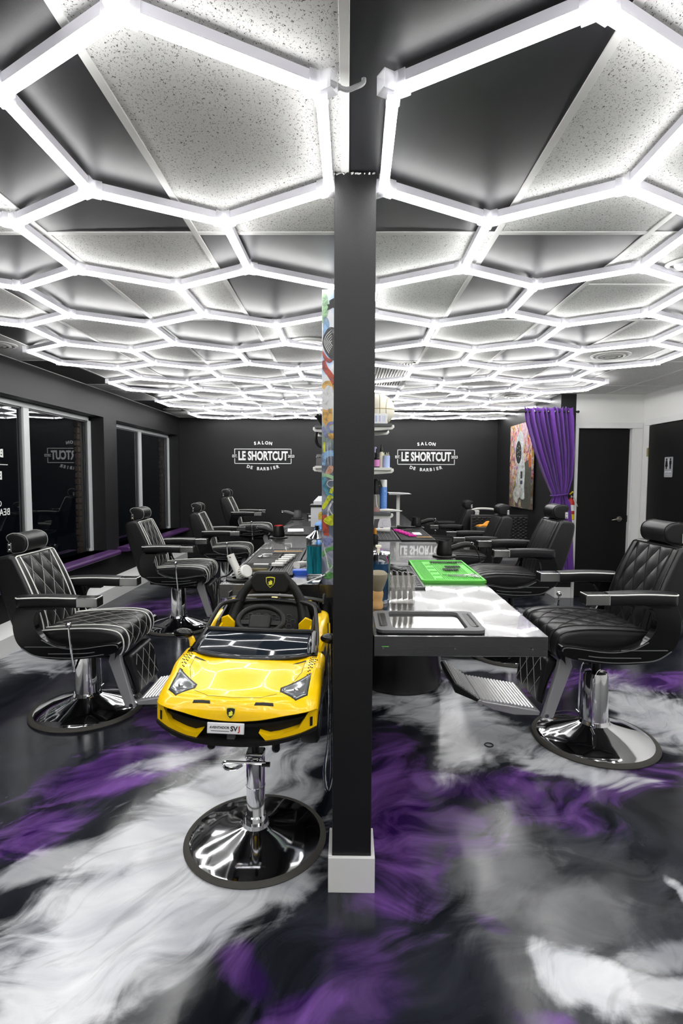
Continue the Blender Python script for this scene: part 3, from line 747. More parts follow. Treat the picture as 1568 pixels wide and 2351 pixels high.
# the part of the board hidden behind the post carries on in the same way
for k, (c_, poly, lay) in enumerate(marks):
    q_ = [(x + 0.105, 1.488 - z + 0.05) for x, z in poly]
    if min(x for x, z in q_) < 0.11: paint(c_, clampx(q_), k=lay + (k % 5) * 0.17)
for k in range(5):
    q = sp2(pp((760 + k, 754 + k * 5), (748 + 3 * k, 766 + 3 * k), (745 + 3 * k, 786 - k), (754 + 2 * k, 806 - 4 * k), (768, 816 - 6 * k)), 4)
    L = [((a + b) / 2) for a, b in []]
    paint('white', stroke(pp((762, 754 + k * 6), (749 + 3 * k, 768 + 3 * k), (746 + 3 * k, 786 - k), (756 + 2 * k, 806 - 4 * k)), 0.0028), k=5)
# ------------------------------------------------------------------ signs on the back wall
def wall_sign(cx, cz, label):
    s = thing('wall_sign', label, 'sign', (cx, YB - 0.004, cz), group='painted salon signs')
    T = lambda nm, b, sz, x, z, rot=0, **k: text(nm, b, sz, 'paint_white', s, face_y(x, 0, z, rot), depth=0.002, **k)
    T('lettering', 'LE SHORTCUT', 0.205, 0, 0.0, bold=0.0075, sx=0.62, space=1.02)
    W, Hh, t, gap = 0.484, 0.127, 0.011, 0.035
    for z in (-Hh, Hh - t): MB().lohi((-W, -0.002, z), (W, 0.002, z + t)).build('border_bar', 'paint_white', s, smooth=False)
    for x in (-W, W - t):
        for z0, z1 in ((-Hh, -gap), (gap, Hh)): MB().lohi((x, -0.002, z0), (x + t, 0.002, z1)).build('border_bar', 'paint_white', s, smooth=False)
    T('lettering', 'EST.', 0.062, -W + 0.006, 0, bold=0.0018, sx=0.8); T('lettering', '2023', 0.062, W - 0.004, 0, bold=0.0018, sx=0.9)
    def arch(word, R0, z0, up, sz, step):
        n = len(word)
        for i, ch in enumerate(word):
            if ch == ' ': continue
            a = (i - (n - 1) / 2) * step / R0
            if up: T('lettering', ch, sz, R0 * math.sin(a), z0 + R0 * (math.cos(a) - 1), -a, bold=0.003)
            else: T('lettering', ch, sz, R0 * math.sin(a), z0 - R0 * (math.cos(a) - 1), a, bold=0.003)
    arch('SALON', 0.85, 0.225, True, 0.072, 0.066)
    arch('DE BARBIER', 0.85, -0.215, False, 0.072, 0.056)
wall_sign(-1.436, 1.787, 'white barber shop logo on the back wall left of the post')
wall_sign(1.322, 1.783, 'white barber shop logo on the back wall right of the post')

# ------------------------------------------------------------------ steel worktops on drums
TOP = 0.89
SLOPE = 0.0143                      # the long steel tops climb slightly towards the back wall
def ztop(y, y0): return TOP + SLOPE * (y - y0)
def xo_r(y): return 0.717 - 0.0004 * (y - 1.9)
def xo_l(y): return -0.667
def worktop(name, poly, label, y0):
    t = thing(name, label, 'worktop', (0, 0, 0))
    n_ = len(poly)
    vs_ = [(x, y, ztop(y, y0) - 0.075) for x, y in poly] + [(x, y, ztop(y, y0)) for x, y in poly]
    fs_ = [(i, (i + 1) % n_, n_ + (i + 1) % n_, n_ + i) for i in range(n_)] + [tuple(range(n_ - 1, -1, -1)), tuple(range(n_, 2 * n_))]
    MB().add(vs_, fs_).build('steel_top', 'worktop_steel', t, smooth=False, bevel=0.0025, seg=2)
    return t
wr = worktop('steel_worktop', [(0.096, 1.893), (xo_r(1.893), 1.900), (xo_r(7.3), 7.3), (0.096, 7.3)], 'brushed stainless steel worktop running back from the right side of the post', 1.9)
sc = MB()
for x in (0.13, 0.385, 0.66): sc.cyl((x, 1.8925 + 0.001, TOP - 0.045), (x, 1.890, TOP - 0.045), 0.003, n=10)
sc.build('screw', 'plastic_grey', wr)
MB().lohi((0.125, 1.892, TOP - 0.040), (0.150, 1.8935, TOP - 0.038)).build('green_scuff', 'green_mat', wr, smooth=False)
wl_ = worktop('steel_worktop', [(xo_l(2.79), 2.79), (-0.045, 2.815), (-0.045, 7.3), (xo_l(7.3), 7.3)], 'brushed stainless steel worktop behind the yellow toy car', 2.79)
def drum(x, y, label):
    t = thing('oil_drum', label, 'drum', (x, y, 0), group='black drums carrying the worktops')
    r = 0.285; pr = [(0, 0.006), (r - 0.012, 0.006), (r - 0.012, 0.0), (r, 0.0), (r + 0.004, 0.008), (r, 0.02)]
    for zc in (0.27, 0.54): pr += [(r, zc - 0.03), (r + 0.010, zc - 0.012), (r + 0.010, zc + 0.012), (r, zc + 0.03)]
    pr += [(r, 0.79), (r + 0.004, 0.80), (r, 0.813), (r - 0.012, 0.813), (r - 0.012, 0.80), (0, 0.80)]
    MB().lathe(pr, 48).build('body', 'drum', t)
    MB().cyl((0.1, 0.1, 0.80), (0.1, 0.1, 0.812), 0.03, n=16).build('bung', 'metal_black', t)
    t.scale.z = (ztop(y - 0.29, 1.9 if x > 0 else 2.79) - 0.076) / 0.813
drum(0.385, 3.80, 'black steel drum standing under the right worktop')
drum(0.385, 6.6, 'black steel drum at the far end under the right worktop')
drum(-0.35, 4.6, 'black steel drum under the left worktop behind the toy car')
drum(-0.35, 7.2, 'black steel drum at the far end under the left worktop')

# ------------------------------------------------------------------ wall shelves along the partition
def shelf_unit(y, side, zs, depth, lab, length=0.55):
    x0 = 0.085 if side > 0 else -0.035
    for i, z in enumerate(zs):
        t = thing('wall_shelf', lab % ['top', 'middle', 'bottom'][i if len(zs) == 3 else i], 'shelf', (x0, y, z), group='white ledges on the partition')
        d = depth * side
        MB().lohi((min(0, d), -0.02, -0.020), (max(0, d), length, 0.0)).build('board', ['plastic_grey', 'plastic_white', 'plastic_grey'][i % 3], t, smooth=False, bevel=0.002)
        for yy in (0.0, length - 0.06):
            pl = [(0, -0.060), (0, -0.020), (d * 0.97, -0.020), (d * 1.02, -0.006), (d * 1.07, -0.008), (d * 1.08, -0.026), (d * 1.02, -0.040)]
            MB().prism(pl, 'y', yy, yy + 0.02).build('bracket', 'plastic_white', t, smooth=False, bevel=0.003)
shelf_unit(3.98, 1, [1.838, 1.520, 1.190], 0.235, '%s white shelf right of the post above the right worktop')
shelf_unit(3.98, -1, [1.820, 1.530], 0.205, '%s white shelf left of the graffiti board')

# ------------------------------------------------------------------ picture on the dark right wall
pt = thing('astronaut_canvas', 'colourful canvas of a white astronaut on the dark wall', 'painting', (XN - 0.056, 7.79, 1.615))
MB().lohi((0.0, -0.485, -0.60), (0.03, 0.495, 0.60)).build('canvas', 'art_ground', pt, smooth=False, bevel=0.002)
def art(col, poly, k, name):
    nm = 'art_%s' % name
    if nm not in MAT:
        mm = mat(nm, col, 0.6); t = NT(mm); n_ = t.noise(t.pos(), 14, 5, 0.7, 1.0)
        t.l(t.mix(t.ramp(n_.outputs['Fac'], [(0.35, (0, 0, 0)), (0.7, (1, 1, 1))]), tuple(c * 0.45 for c in col), tuple(min(1, c * 1.15) for c in col)), t.b.inputs['Base Color'])
    # poly in (u right, v up) as seen by a viewer in front of the picture: u runs from the back wall towards the camera
    MB().prism([(-min(max(u, -0.49), 0.48), min(max(v, -0.595), 0.595)) for u, v in poly], 'x', -0.0012 * k, 0.0).build(name, nm, pt, smooth=False)
art((0.60, 0.42, 0.48), sp2([(0.02, 0.56), (0.26, 0.57), (0.30, 0.42), (0.16, 0.36)]), 1, 'pink_wash')
art((0.62, 0.16, 0.04), sp2([(0.36, 0.14), (0.46, 0.12), (0.46, -0.02), (0.36, 0.0)]), 1.3, 'orange_wash')
art((0.10, 0.10, 0.08), sp2([(0.16, 0.02), (0.46, 0.02), (0.46, -0.56), (0.1, -0.58), (0.12, -0.2)]), 1.2, 'dark_wash')
art((0.66, 0.70, 0.70), sp2([(-0.16, 0.42), (-0.02, 0.50), (0.10, 0.42), (0.14, 0.22), (0.10, 0.06), (-0.04, -0.02), (-0.18, 0.06), (-0.24, 0.24)], 6), 3, 'helmet')
art((0.03, 0.03, 0.03), sp2([(-0.17, 0.30), (-0.08, 0.36), (0.03, 0.28), (0.05, 0.14), (-0.02, 0.04), (-0.12, 0.05), (-0.20, 0.16)], 6), 4, 'visor')
art((0.64, 0.68, 0.66), sp2([(-0.04, 0.06), (0.14, 0.10), (0.22, -0.06), (0.20, -0.30), (0.22, -0.46), (0.02, -0.44), (-0.04, -0.20)], 5), 2.5, 'suit')
art((0.60, 0.62, 0.60), sp2([(-0.14, -0.10), (-0.04, -0.02), (0.0, -0.20), (-0.06, -0.32), (-0.16, -0.30)], 5), 2.2, 'arm')
art((0.58, 0.60, 0.55), sp2([(-0.24, -0.34), (0.02, -0.24), (0.14, -0.40), (-0.02, -0.46), (-0.10, -0.54), (-0.26, -0.46)], 5), 2.8, 'glove')
art((0.06, 0.06, 0.07), [(0.04, -0.08), (0.12, -0.08), (0.12, -0.18), (0.04, -0.18)], 4.2, 'chest_pack')
art((0.08, 0.08, 0.16), [(0.03, -0.21), (0.13, -0.21), (0.13, -0.26), (0.03, -0.26)], 4.2, 'chest_dial')
for u, v in ((-0.12, 0.26), (-0.06, 0.20), (-0.10, 0.14), (-0.02, 0.13), (-0.05, 0.28), (-0.13, 0.19), (0.0, 0.22)):
    art((0.66, 0.66, 0.62), arc((u, v), 0.010, 0, 2 * PI, 8)[:-1], 4.6, 'star')
# ------------------------------------------------------------------ curtain on its rod
cu = thing('purple_curtain', 'gathered purple curtain tied back beside the dark pier', 'curtain', (0, 6.36, 0))
def curtain_fn(u, v):
    # v: 0 top .. 1 bottom, u across
    z = 2.262 - v * 2.03
    keys = [(2.262, 2.035, 2.585), (2.10, 2.06, 2.60), (1.75, 2.17, 2.625), (1.45, 2.29, 2.615), (1.28, 2.375, 2.575), (1.235, 2.40, 2.555), (1.15, 2.350, 2.600), (0.85, 2.345, 2.64), (0.50, 2.39, 2.66), (0.22, 2.43, 2.69)]
    for (za, la, ra), (zb, lb, rb) in zip(keys, keys[1:]):
        if za >= z >= zb - 1e-6:
            f = (za - z) / (za - zb); l, r = la + (lb - la) * f, ra + (rb - ra) * f; break
    wdt = r - l
    amp = 0.020 + 0.025 * min(1, wdt / 0.5)
    ph = u * 2 * PI * 10 + 0.5 * math.sin(u * 17) + 0.6 * math.sin(v * 5 + u * 6)
    if v < 0.05: amp *= 0.75
    if v > 0.5: amp *= 0.55; ph = u * 2 * PI * 4 + math.sin(u * 9)
    x = l + wdt * u + 0.012 * math.sin(ph * 0.5 + 1)
    y = amp * math.sin(ph) + 0.010 * math.sin(ph * 2.3 + v * 7)
    top = 0.012 * math.sin(ph * 1.0 + 0.7) if v < 0.001 else 0
    return (x, y, z + top)
MB().grid(170, 60, curtain_fn).build('cloth', 'curtain', cu, ang=80, solid=0.003, fix=False)
tb = [(2.475 + 0.098 * math.cos(a), 0.055 * math.sin(a), 1.250 + 0.012 * math.cos(a * 1.0)) for a in [2 * PI * k / 24 for k in range(24)]]
MB().tube(tb, 0.008, 8, closed=True).build('tie_band', 'curtain', cu)
rod = thing('curtain_rod', 'thin black rod crossing the ceiling to the purple curtain', 'curtain rod', (0, 6.36, 2.212))
MB().cyl((0.09, 0, 0), (2.66, 0, 0), 0.011, n=12).build('bar', 'metal_black', rod)
MB().sphere((2.665, 0, 0), 0.016, 12, 8).build('finial', 'metal_black', rod)
hk = MB()
for k in range(7):
    x = 2.08 + k * 0.078
    hk.torus((x, 0.0, 0.0), 0.017, 0.0025, 14, 6, Matrix.Rotation(PI / 2, 4, 'Y'))
hk.build('ring', 'chrome', rod)
MB().lohi((2.60, 0.0, -0.012), (2.63, 0.145, 0.012)).build('wall_bracket', 'metal_black', rod, smooth=False)
# ------------------------------------------------------------------ extinguisher on the pier
ex = thing('fire_extinguisher', 'red fire extinguisher hung on the dark pier behind the curtain', 'extinguisher', (2.645, 6.435, 0.885))
MB().lathe([(0, 0), (0.036, 0), (0.042, 0.008), (0.042, 0.26), (0.034, 0.295), (0.016, 0.312), (0.016, 0.33), (0, 0.33)], 24).build('cylinder', 'extinguisher', ex)
def band(z0, z1, m): MB().lathe([(0.0425, z0), (0.0428, z0), (0.0428, z1), (0.0425, z1)], 24).build('label_band', m, ex)
band(0.175, 0.245, 'white_card'); band(0.075, 0.135, 'yellow'); band(0.035, 0.07, 'white_card')
MB().cyl((0, 0, 0.33), (0, 0, 0.355), 0.014, n=12).build('valve', 'chrome_satin', ex)
MB().box((-0.005, -0.02, 0.385), (0.018, 0.055, 0.014), (R(-35), 0, R(20))).build('handle', 'yellow', ex, bevel=0.002)
MB().tube(spline([(0.0, 0, 0.345), (0.03, -0.01, 0.33), (0.055, -0.012, 0.28), (0.075, -0.012, 0.225)], 5), 0.004, 6).build('hose', 'cord_grey', ex)
MB().lohi((-0.02, 0.042, 0.10), (0.02, 0.064, 0.30)).build('hanger', 'metal_black', ex, smooth=False)
# ------------------------------------------------------------------ barber chairs (local frame: +x is the way the chair faces)
def loop_len(P):
    d = [0]
    for a, b in zip(P, P[1:]): d.append(d[-1] + math.hypot(b[0] - a[0], b[1] - a[1]))
    return d
def quilt(a, b, pa, pb):
    """0 on the diamond lines, 1 in the middle of a diamond"""
    u = a / pa + b / pb; v = a / pa - b / pb
    return abs(math.sin(PI * u)) ** 0.6 * abs(math.sin(PI * v)) ** 0.6
class Loft:
    """closed xz profile swept across y with rounded ends"""
    def __init__(s, prof, width, edge=0.03, sharp=6):
        P = [(v.x, v.y) for v in spline([(*p, 0) for p in prof], sharp, True)]
        s.P = P + [P[0]]; s.d = loop_len(s.P); s.w = width; s.edge = edge
        s.c = (sum(p[0] for p in P) / len(P), sum(p[1] for p in P) / len(P))
    def at(s, q):
        q = (q % 1.0) * s.d[-1]
        for i in range(len(s.d) - 1):
            if s.d[i] <= q <= s.d[i + 1]:
                f = (q - s.d[i]) / max(1e-9, s.d[i + 1] - s.d[i])
                return (s.P[i][0] + (s.P[i + 1][0] - s.P[i][0]) * f, s.P[i][1] + (s.P[i + 1][1] - s.P[i][1]) * f)
        return s.P[0]
    def q_of(s, x, z):
        best, bq = 9, 0
        for k in range(400):
            p = s.at(k / 400); d = (p[0] - x) ** 2 + (p[1] - z) ** 2
            if d < best: best, bq = d, k / 400
        return bq
    def nrm(s, q):
        a, b = s.at(q - 0.004), s.at(q + 0.004); dx, dz = b[0] - a[0], b[1] - a[1]; l = math.hypot(dx, dz) or 1
        n = (dz / l, -dx / l); p = s.at(q)
        if n[0] * (p[0] - s.c[0]) + n[1] * (p[1] - s.c[1]) < 0: n = (-n[0], -n[1])
        return n
    def half(s, p): return s.w(p[0], p[1])
    def pt(s, q, t, off=0.0, disp=None):
        """t in -1..1 across the width"""
        p = s.at(q); h = s.half(p); y = t * h
        e = s.edge; dd = h - abs(y); k = 1.0
        ins = 0.0
        if dd < e: ins = e - math.sqrt(max(0, e * e - (e - dd) ** 2))
        n = s.nrm(q)
        o = off - ins + (disp(q, y) if disp else 0)
        return (p[0] + n[0] * o, y, p[1] + n[1] * o)
    def mesh(s, nq=64, nt=30, disp=None):
        m = MB()
        ts = [-1, -0.995, -0.98, -0.95, -0.91] + [-0.87 + 1.74 * k / (nt - 1) for k in range(nt)] + [0.91, 0.95, 0.98, 0.995, 1]
        n = len(ts)
        vs = [s.pt(i / nq, t, 0, disp) for i in range(nq) for t in ts]
        fs = [(i * n + j, ((i + 1) % nq) * n + j, ((i + 1) % nq) * n + j + 1, i * n + j + 1) for i in range(nq) for j in range(n - 1)]
        fs.append(tuple(i * n for i in range(nq))); fs.append(tuple(i * n + n - 1 for i in range(nq - 1, -1, -1)))
        return m.add(vs, fs)

BX = 0.045      # the stem stands a little ahead of the seat centre
def make_chair(label, pipe, thread, style, arm_pipe, lift):
    c = thing('barber_chair', label, 'chair', group='barber chairs')
    up = []
    # base
    bp = MB().lathe([(0.0, 0.118), (0.076, 0.118), (0.084, 0.100), (0.10, 0.092), (0.20, 0.060), (0.290, 0.031), (0.305, 0.019), (0.307, 0.010), (0, 0.010)], 64, c=(BX, 0, 0)).build('base_plate', 'chrome', c, ang=25)
    MB().lathe([(0.297, 0.0), (0.327, 0.0), (0.331, 0.008), (0.324, 0.018), (0.305, 0.023), (0.297, 0.012)], 64, c=(BX, 0, 0)).build('rubber_rim', 'rubber', bp)
    MB().lathe([(0, 0.10), (0.074, 0.10), (0.071, 0.13), (0.064, 0.36), (0.058, 0.382), (0.04, 0.388), (0, 0.388)], 40, c=(BX, 0, 0)).build('column', 'chrome', c)
    MB().cyl((BX, 0, 0.15), (BX, 0, 0.50 + lift), 0.022, n=20).build('piston', 'metal_black', c)
    for sy in (1, -1):
        pth = spline([(BX + 0.050, sy * 0.086, 0.115), (BX + 0.048, sy * 0.086, 0.25), (BX + 0.045, sy * 0.084, 0.375), (BX + 0.030, sy * 0.070, 0.405), (BX, sy * 0.045, 0.410)], 6)
        o = MB().tube(pth, 0.0045, 8).build('pump_lever', 'chrome', c)
        MB().cyl((BX + 0.050, sy * 0.070, 0.115), (BX + 0.050, sy * 0.108, 0.115), 0.008, n=10).build('pivot', 'chrome', o)
    # under-seat frame
    f = MB(); f.lohi((-0.16, -0.20, 0.515), (0.24, 0.20, 0.545))
    for sy in (-1, 1):
        f.tube([(-0.17, sy * 0.16, 0.53), (0.0, sy * 0.07, 0.475), (0.10, sy * 0.07, 0.475), (0.31, sy * 0.17, 0.53)], 0.013, 6)
    f.tube([(-0.02, 0, 0.49), (0.08, 0, 0.455), (0.31, -0.10, 0.46)], 0.014, 6)
    f.lohi((-0.06, -0.06, 0.47), (0.06, 0.06, 0.52))
    up.append(f.build('seat_frame', 'metal_black', c, bevel=0.003))
    # side panels
    outer = [(-0.185, 0.835), (-0.212, 0.76), (-0.210, 0.68), (-0.185, 0.615), (-0.12, 0.562), (-0.02, 0.536), (0.14, 0.534), (0.30, 0.556), (0.362, 0.580)]
    inner = [(0.378, 0.606), (0.345, 0.628), (0.15, 0.602), (0.03, 0.614), (-0.045, 0.648), (-0.085, 0.705), (-0.092, 0.765), (-0.065, 0.812), (-0.01, 0.835)]
    cv = [(v.x, v.y) for v in spline([(*p, 0) for p in outer + inner], 5)]
    for sy in (-1, 1):
        ya, yb = sy * 0.272, sy * 0.318
        o = MB().prism(cv, 'y', min(ya, yb), max(ya, yb)).build('side_panel', 'shell_black', c, ang=50, bevel=0.006, seg=3)
        up.append(o)
        def ridge(pts, r=0.0028, m='plastic_grey'):
            MB().tube([(p[0], sy * 0.3195, p[1]) for p in spline([(*p, 0) for p in pts], 6)], r, 6).build('ridge_highlight', m, o)  # raised ridge, its grey colour paints in the highlight along the black shell
        ridge([(-0.17, 0.60), (-0.10, 0.557), (0.0, 0.544), (0.14, 0.543), (0.29, 0.563)]); ridge([(0.37, 0.60), (0.34, 0.618), (0.15, 0.594), (0.03, 0.605), (-0.055, 0.645)])
        ridge([(-0.15, 0.605), (0.08, 0.604)]); ridge([(-0.02, 0.566), (0.16, 0.568), (0.24, 0.576)])
        MB().tube(spline([(-0.095, sy * 0.2735, 0.71), (-0.06, sy * 0.2735, 0.645), (-0.01, sy * 0.2735, 0.612), (0.03, sy * 0.2735, 0.602)], 5), 0.005, 8).build('chrome_edge', 'chrome', o)
    # seat
    sp_ = [(-0.15, 0.575), (-0.175, 0.62), (-0.16, 0.664), (-0.06, 0.680), (0.10, 0.691), (0.24, 0.692), (0.338, 0.676), (0.374, 0.634), (0.376, 0.575), (0.352, 0.535), (0.30, 0.545), (0.05, 0.560)]
    seat = Loft(sp_, lambda x, z: 0.232 + 0.030 * max(0, min(1, (x + 0.15) / 0.45)), 0.030)
    q0, q1 = seat.q_of(-0.16, 0.664), seat.q_of(0.352, 0.54)
    tot = seat.d[-1]
    def sdisp(q, y):
        if not (q0 <= q <= q1) or abs(y) > 0.172: return 0.0
        return 0.006 * (quilt((q - q0) * tot, y, 0.145, 0.115) - 0.8) if style == 'diamond' else 0.004 * (abs(math.sin(PI * y / 0.075)) ** 0.5 - 0.8)
    so = seat.mesh(110, 46, sdisp).build('seat', 'vinyl_quilt', c, ang=75); up.append(so)
    def onloft(L, a, yv, n, off, qa, qb): return [L.pt(qa + (qb - qa) * k / n, yv / L.half(L.at(qa + (qb - qa) * k / n)), off) for k in range(n + 1)]
    for yv in (-0.182, 0.182): MB().tube(onloft(seat, 0, yv, 40, 0.002, q0, q1), 0.0042 if pipe == 'piping_white' else 0.003, 6).build('piping', pipe, so)
    for s in (-1, 1): MB().tube([seat.pt(q0 + (q1 - q0) * k / 40, s * 0.955, 0.003) for k in range(41)], 0.0042 if pipe == 'piping_white' else 0.003, 6).build('piping', pipe, so)
    st = MB(); L = (q1 - q0) * tot
    if style == 'diamond':
        for fam in (1, -1):
            for k in range(-9, 10):
                pts = []
                for i in range(60):
                    a = L * i / 59; y = fam * (k - a / 0.145) * 0.115
                    if abs(y) < 0.178: pts.append(seat.pt(q0 + a / tot, y / seat.half(seat.at(q0 + a / tot)), -0.0030 + 0.0012))
                if len(pts) > 3: st.tube(pts, 0.0013, 4)
    else:
        for yv in (-0.15, -0.075, 0, 0.075, 0.15): st.tube(onloft(seat, 0, yv, 40, -0.002, q0, q1), 0.0012, 4)
    st.build('stitching', thread, so)
    # backrest
    bk = [(-0.115, 0.60), (-0.100, 0.68), (-0.120, 0.78), (-0.170, 0.92), (-0.232, 1.055), (-0.254, 1.092), (-0.290, 1.103), (-0.350, 1.090), (-0.368, 1.05), (-0.340, 0.90), (-0.285, 0.72), (-0.245, 0.60), (-0.18, 0.575)]
    back = Loft(bk, lambda x, z: 0.222 + 0.012 * math.sin(max(0, min(1, (z - 0.6) / 0.5)) * PI), 0.022)
    b0, b1 = back.q_of(-0.108, 0.64), back.q_of(-0.249, 1.088); bt = back.d[-1]
    def bdisp(q, y):
        if not (b0 <= q <= b1) or abs(y) > 0.162: return 0.0
        return 0.008 * (quilt((q - b0) * bt, y, 0.190, 0.108) - 0.8) if style == 'diamond' else 0.006 * (abs(math.sin(PI * y / 0.072)) ** 0.5 - 0.8)
    bo = back.mesh(120, 46, bdisp).build('backrest', 'vinyl_quilt', c, ang=75); up.append(bo)
    ring = [back.pt(b0 + (b1 - b0) * k / 30, -0.93, 0.002) for k in range(31)] + [back.pt(b1 + 0.004, -0.93 + 1.86 * k / 24, 0.004) for k in range(1, 24)] + [back.pt(b1 + (b0 - b1) * k / 30, 0.93, 0.002) for k in range(31)]
    pr = 0.0042 if pipe == 'piping_white' else 0.0032
    MB().tube(ring, pr, 6).build('piping', pipe, bo)
    for yv in (-0.165, 0.165): MB().tube(onloft(back, 0, yv, 30, 0.001, b0, b1), pr, 6).build('piping', pipe, bo)
    st = MB(); L = (b1 - b0) * bt
    if style == 'diamond':
        for fam in (1, -1):
            for k in range(-9, 10):
                pts = []
                for i in range(60):
                    a = L * i / 59; y = fam * (k - a / 0.190) * 0.108
                    if abs(y) < 0.163: pts.append(back.pt(b0 + a / bt, y / back.half(back.at(b0 + a / bt)), -0.0048 + 0.0014))
                if len(pts) > 3: st.tube(pts, 0.0013, 4)
    else:
        for yv in (-0.144, -0.072, 0, 0.072, 0.144): st.tube(onloft(back, 0, yv, 30, -0.004, b0, b1), 0.0012, 4)
    st.build('stitching', thread, bo)
    # armrests
    for sy in (-1, 1):
        yc = sy * 0.298
        def armf(u, v):
            x = -0.19 + 0.345 * u
            hw = 0.046 * (1 - 0.35 * max(0, (u - 0.75) / 0.25) ** 2) * (1 - 0.5 * max(0, (0.08 - u) / 0.08) ** 2)
            a = 2 * PI * v; ca, sa = math.cos(a), math.sin(a)
            yy = math.copysign(abs(ca) ** 0.55, ca) * hw; zz = math.copysign(abs(sa) ** 0.55, sa) * 0.034
            return (x, yc + yy, 0.858 + zz + 0.006 * math.sin(u * PI))
        a_ = MB(); n1, n2 = 26, 24; a_.grid(n1, n2, armf, closev=True); a_.f.append(tuple(range(n2))); a_.f.append(tuple((n1 - 1) * n2 + k for k in range(n2 - 1, -1, -1)))
        ao = a_.build('armrest', 'vinyl', c, ang=60); up.append(ao)
        lp = [(-0.19 + 0.345 * k / 20, yc + sy * (0.045 * (1 - 0.35 * max(0, (k / 20 - 0.75) / 0.25) ** 2) * (1 - 0.5 * max(0, (0.08 - k / 20) / 0.08) ** 2)), 0.882 + 0.006 * math.sin(k / 20 * PI)) for k in range(21)]
        lp2 = [(x, 2 * yc - y, z) for x, y, z in lp]
        MB().tube(lp2[::-1] + lp, 0.0040 if arm_pipe == 'piping_white' else 0.003, 6).build('piping', arm_pipe, ao)
        MB().lohi((0.150, yc - 0.040, 0.832), (0.268, yc + 0.040, 0.886)).build('chrome_end', 'chrome_satin', ao, smooth=False, bevel=0.004)
        MB().lohi((0.262, yc - 0.034, 0.837), (0.270, yc + 0.034, 0.880)).build('end_cap', 'plastic_black', ao, smooth=False)
        MB().lohi((-0.16, yc - 0.02, 0.815), (0.02, yc + 0.02, 0.832)).build('arm_bracket', 'metal_black', ao, smooth=False)
    # headrest
    hp = [(-0.290, 1.106), (-0.252, 1.116), (-0.234, 1.150), (-0.240, 1.192), (-0.270, 1.214), (-0.315, 1.220), (-0.352, 1.206), (-0.356, 1.186), (-0.342, 1.165), (-0.338, 1.125), (-0.322, 1.104)]
    hd = Loft(hp, lambda x, z: 0.120, 0.014)
    ho = hd.mesh(44, 10).build('headrest', 'vinyl', c, ang=60); up.append(ho)
    for s in (-1, 1):
        MB().tube([hd.pt(k / 44, s * 0.90, 0.001) for k in range(44)], 0.0022, 5, closed=True).build('seam', 'thread_grey' if pipe == 'piping_white' else 'piping_black', ho)
        pl = MB().lohi((-0.346, 0.116, 1.112), (-0.322, 0.126, 1.164)) if s > 0 else MB().lohi((-0.346, -0.126, 1.112), (-0.322, -0.116, 1.164))
        po = pl.build('end_plate', 'chrome', ho, smooth=False, bevel=0.002)
        bl = MB()
        for z in (1.124, 1.152): bl.sphere((-0.334, s * 0.126, z), 0.0065, 10, 6)
        bl.build('bolt', 'chrome', po)
    MB().lohi((-0.316, -0.022, 1.04), (-0.304, 0.022, 1.14)).build('stem', 'chrome', ho, smooth=False, bevel=0.003)
    # footrest
    br = [(0.333, 0.545), (0.282, 0.538), (0.268, 0.485), (0.360, 0.212), (0.418, 0.210), (0.408, 0.236), (0.345, 0.470)]
    for s in (-1, 1):
        o = MB().prism(br, 'y', s * 0.195 - 0.017, s * 0.195 + 0.017).build('footrest_bracket', 'alu_cast', c, bevel=0.006, seg=3); up.append(o)
        MB().cyl((0.395, s * 0.210, 0.226), (0.395, s * 0.216, 0.226), 0.011, n=14).build('pin', 'chrome', o)
    cp = [(0.325, 0.490), (0.362, 0.512), (0.395, 0.500), (0.412, 0.42), (0.432, 0.30), (0.422, 0.275), (0.395, 0.270), (0.37, 0.38)]
    calf = Loft(cp, lambda x, z: 0.172, 0.018)
    co = calf.mesh(48, 14).build('calf_pad', 'vinyl', c, ang=60); up.append(co)
    c0, c1 = calf.q_of(0.395, 0.500), calf.q_of(0.432, 0.29); ct = calf.d[-1]; st = MB(); L = (c1 - c0) * ct
    for fam in (1, -1):
        for k in range(-6, 7):
            pts = []
            for i in range(24):
                a = L * i / 23; y = fam * (k - a / 0.15) * 0.11
                if abs(y) < 0.155: pts.append(calf.pt(c0 + a / ct, y / 0.172, 0.001))
            if len(pts) > 2: st.tube(pts, 0.0012, 4)
    st.build('stitching', 'thread_grey', co)
    fp = MB().prism([(0.415, 0.232), (0.44, 0.240), (0.735, 0.290), (0.735, 0.276), (0.66, 0.240), (0.55, 0.215), (0.42, 0.212)], 'y', -0.178, 0.178).build('foot_plate', 'alu_cast', c, bevel=0.004); up.append(fp)
    rb = MB()
    for k in range(16):
        t = (k + 0.5) / 16; x, z = 0.44 + 0.290 * t, 0.242 + 0.049 * t
        rb.cyl((x, -0.172, z + 0.002), (x, 0.172, z + 0.002), 0.0088, n=8)
    tr = rb.build('ribbed_tread', 'alu_tread', fp)
    fp2 = MB().prism([(0.728, 0.275), (0.732, 0.292), (0.862, 0.384), (0.876, 0.374), (0.862, 0.332)], 'y', -0.176, 0.176).build('flip_plate', 'plastic_black', c, bevel=0.005); up.append(fp2)
    rb = MB()
    for k in range(8):
        t = (k + 0.5) / 8; x, z = 0.736 + 0.122 * t, 0.296 + 0.086 * t
        rb.cyl((x, -0.170, z + 0.002), (x, 0.170, z + 0.002), 0.0072, n=8)
    rb.build('ribbed_tread', 'alu_tread', fp2)
    for s in (-1, 1): MB().cyl((0.732, s * 0.174, 0.280), (0.732, s * 0.186, 0.280), 0.015, n=14).build('hinge_cap', 'alu_cast', fp2)
    MB().cyl((0.62, -0.12, 0.245), (0.62, -0.12, 0.195), 0.007, n=10).cyl((0.62, -0.12, 0.198), (0.62, -0.12, 0.182), 0.016, n=12).build('stop_knob', 'plastic_black', fp)
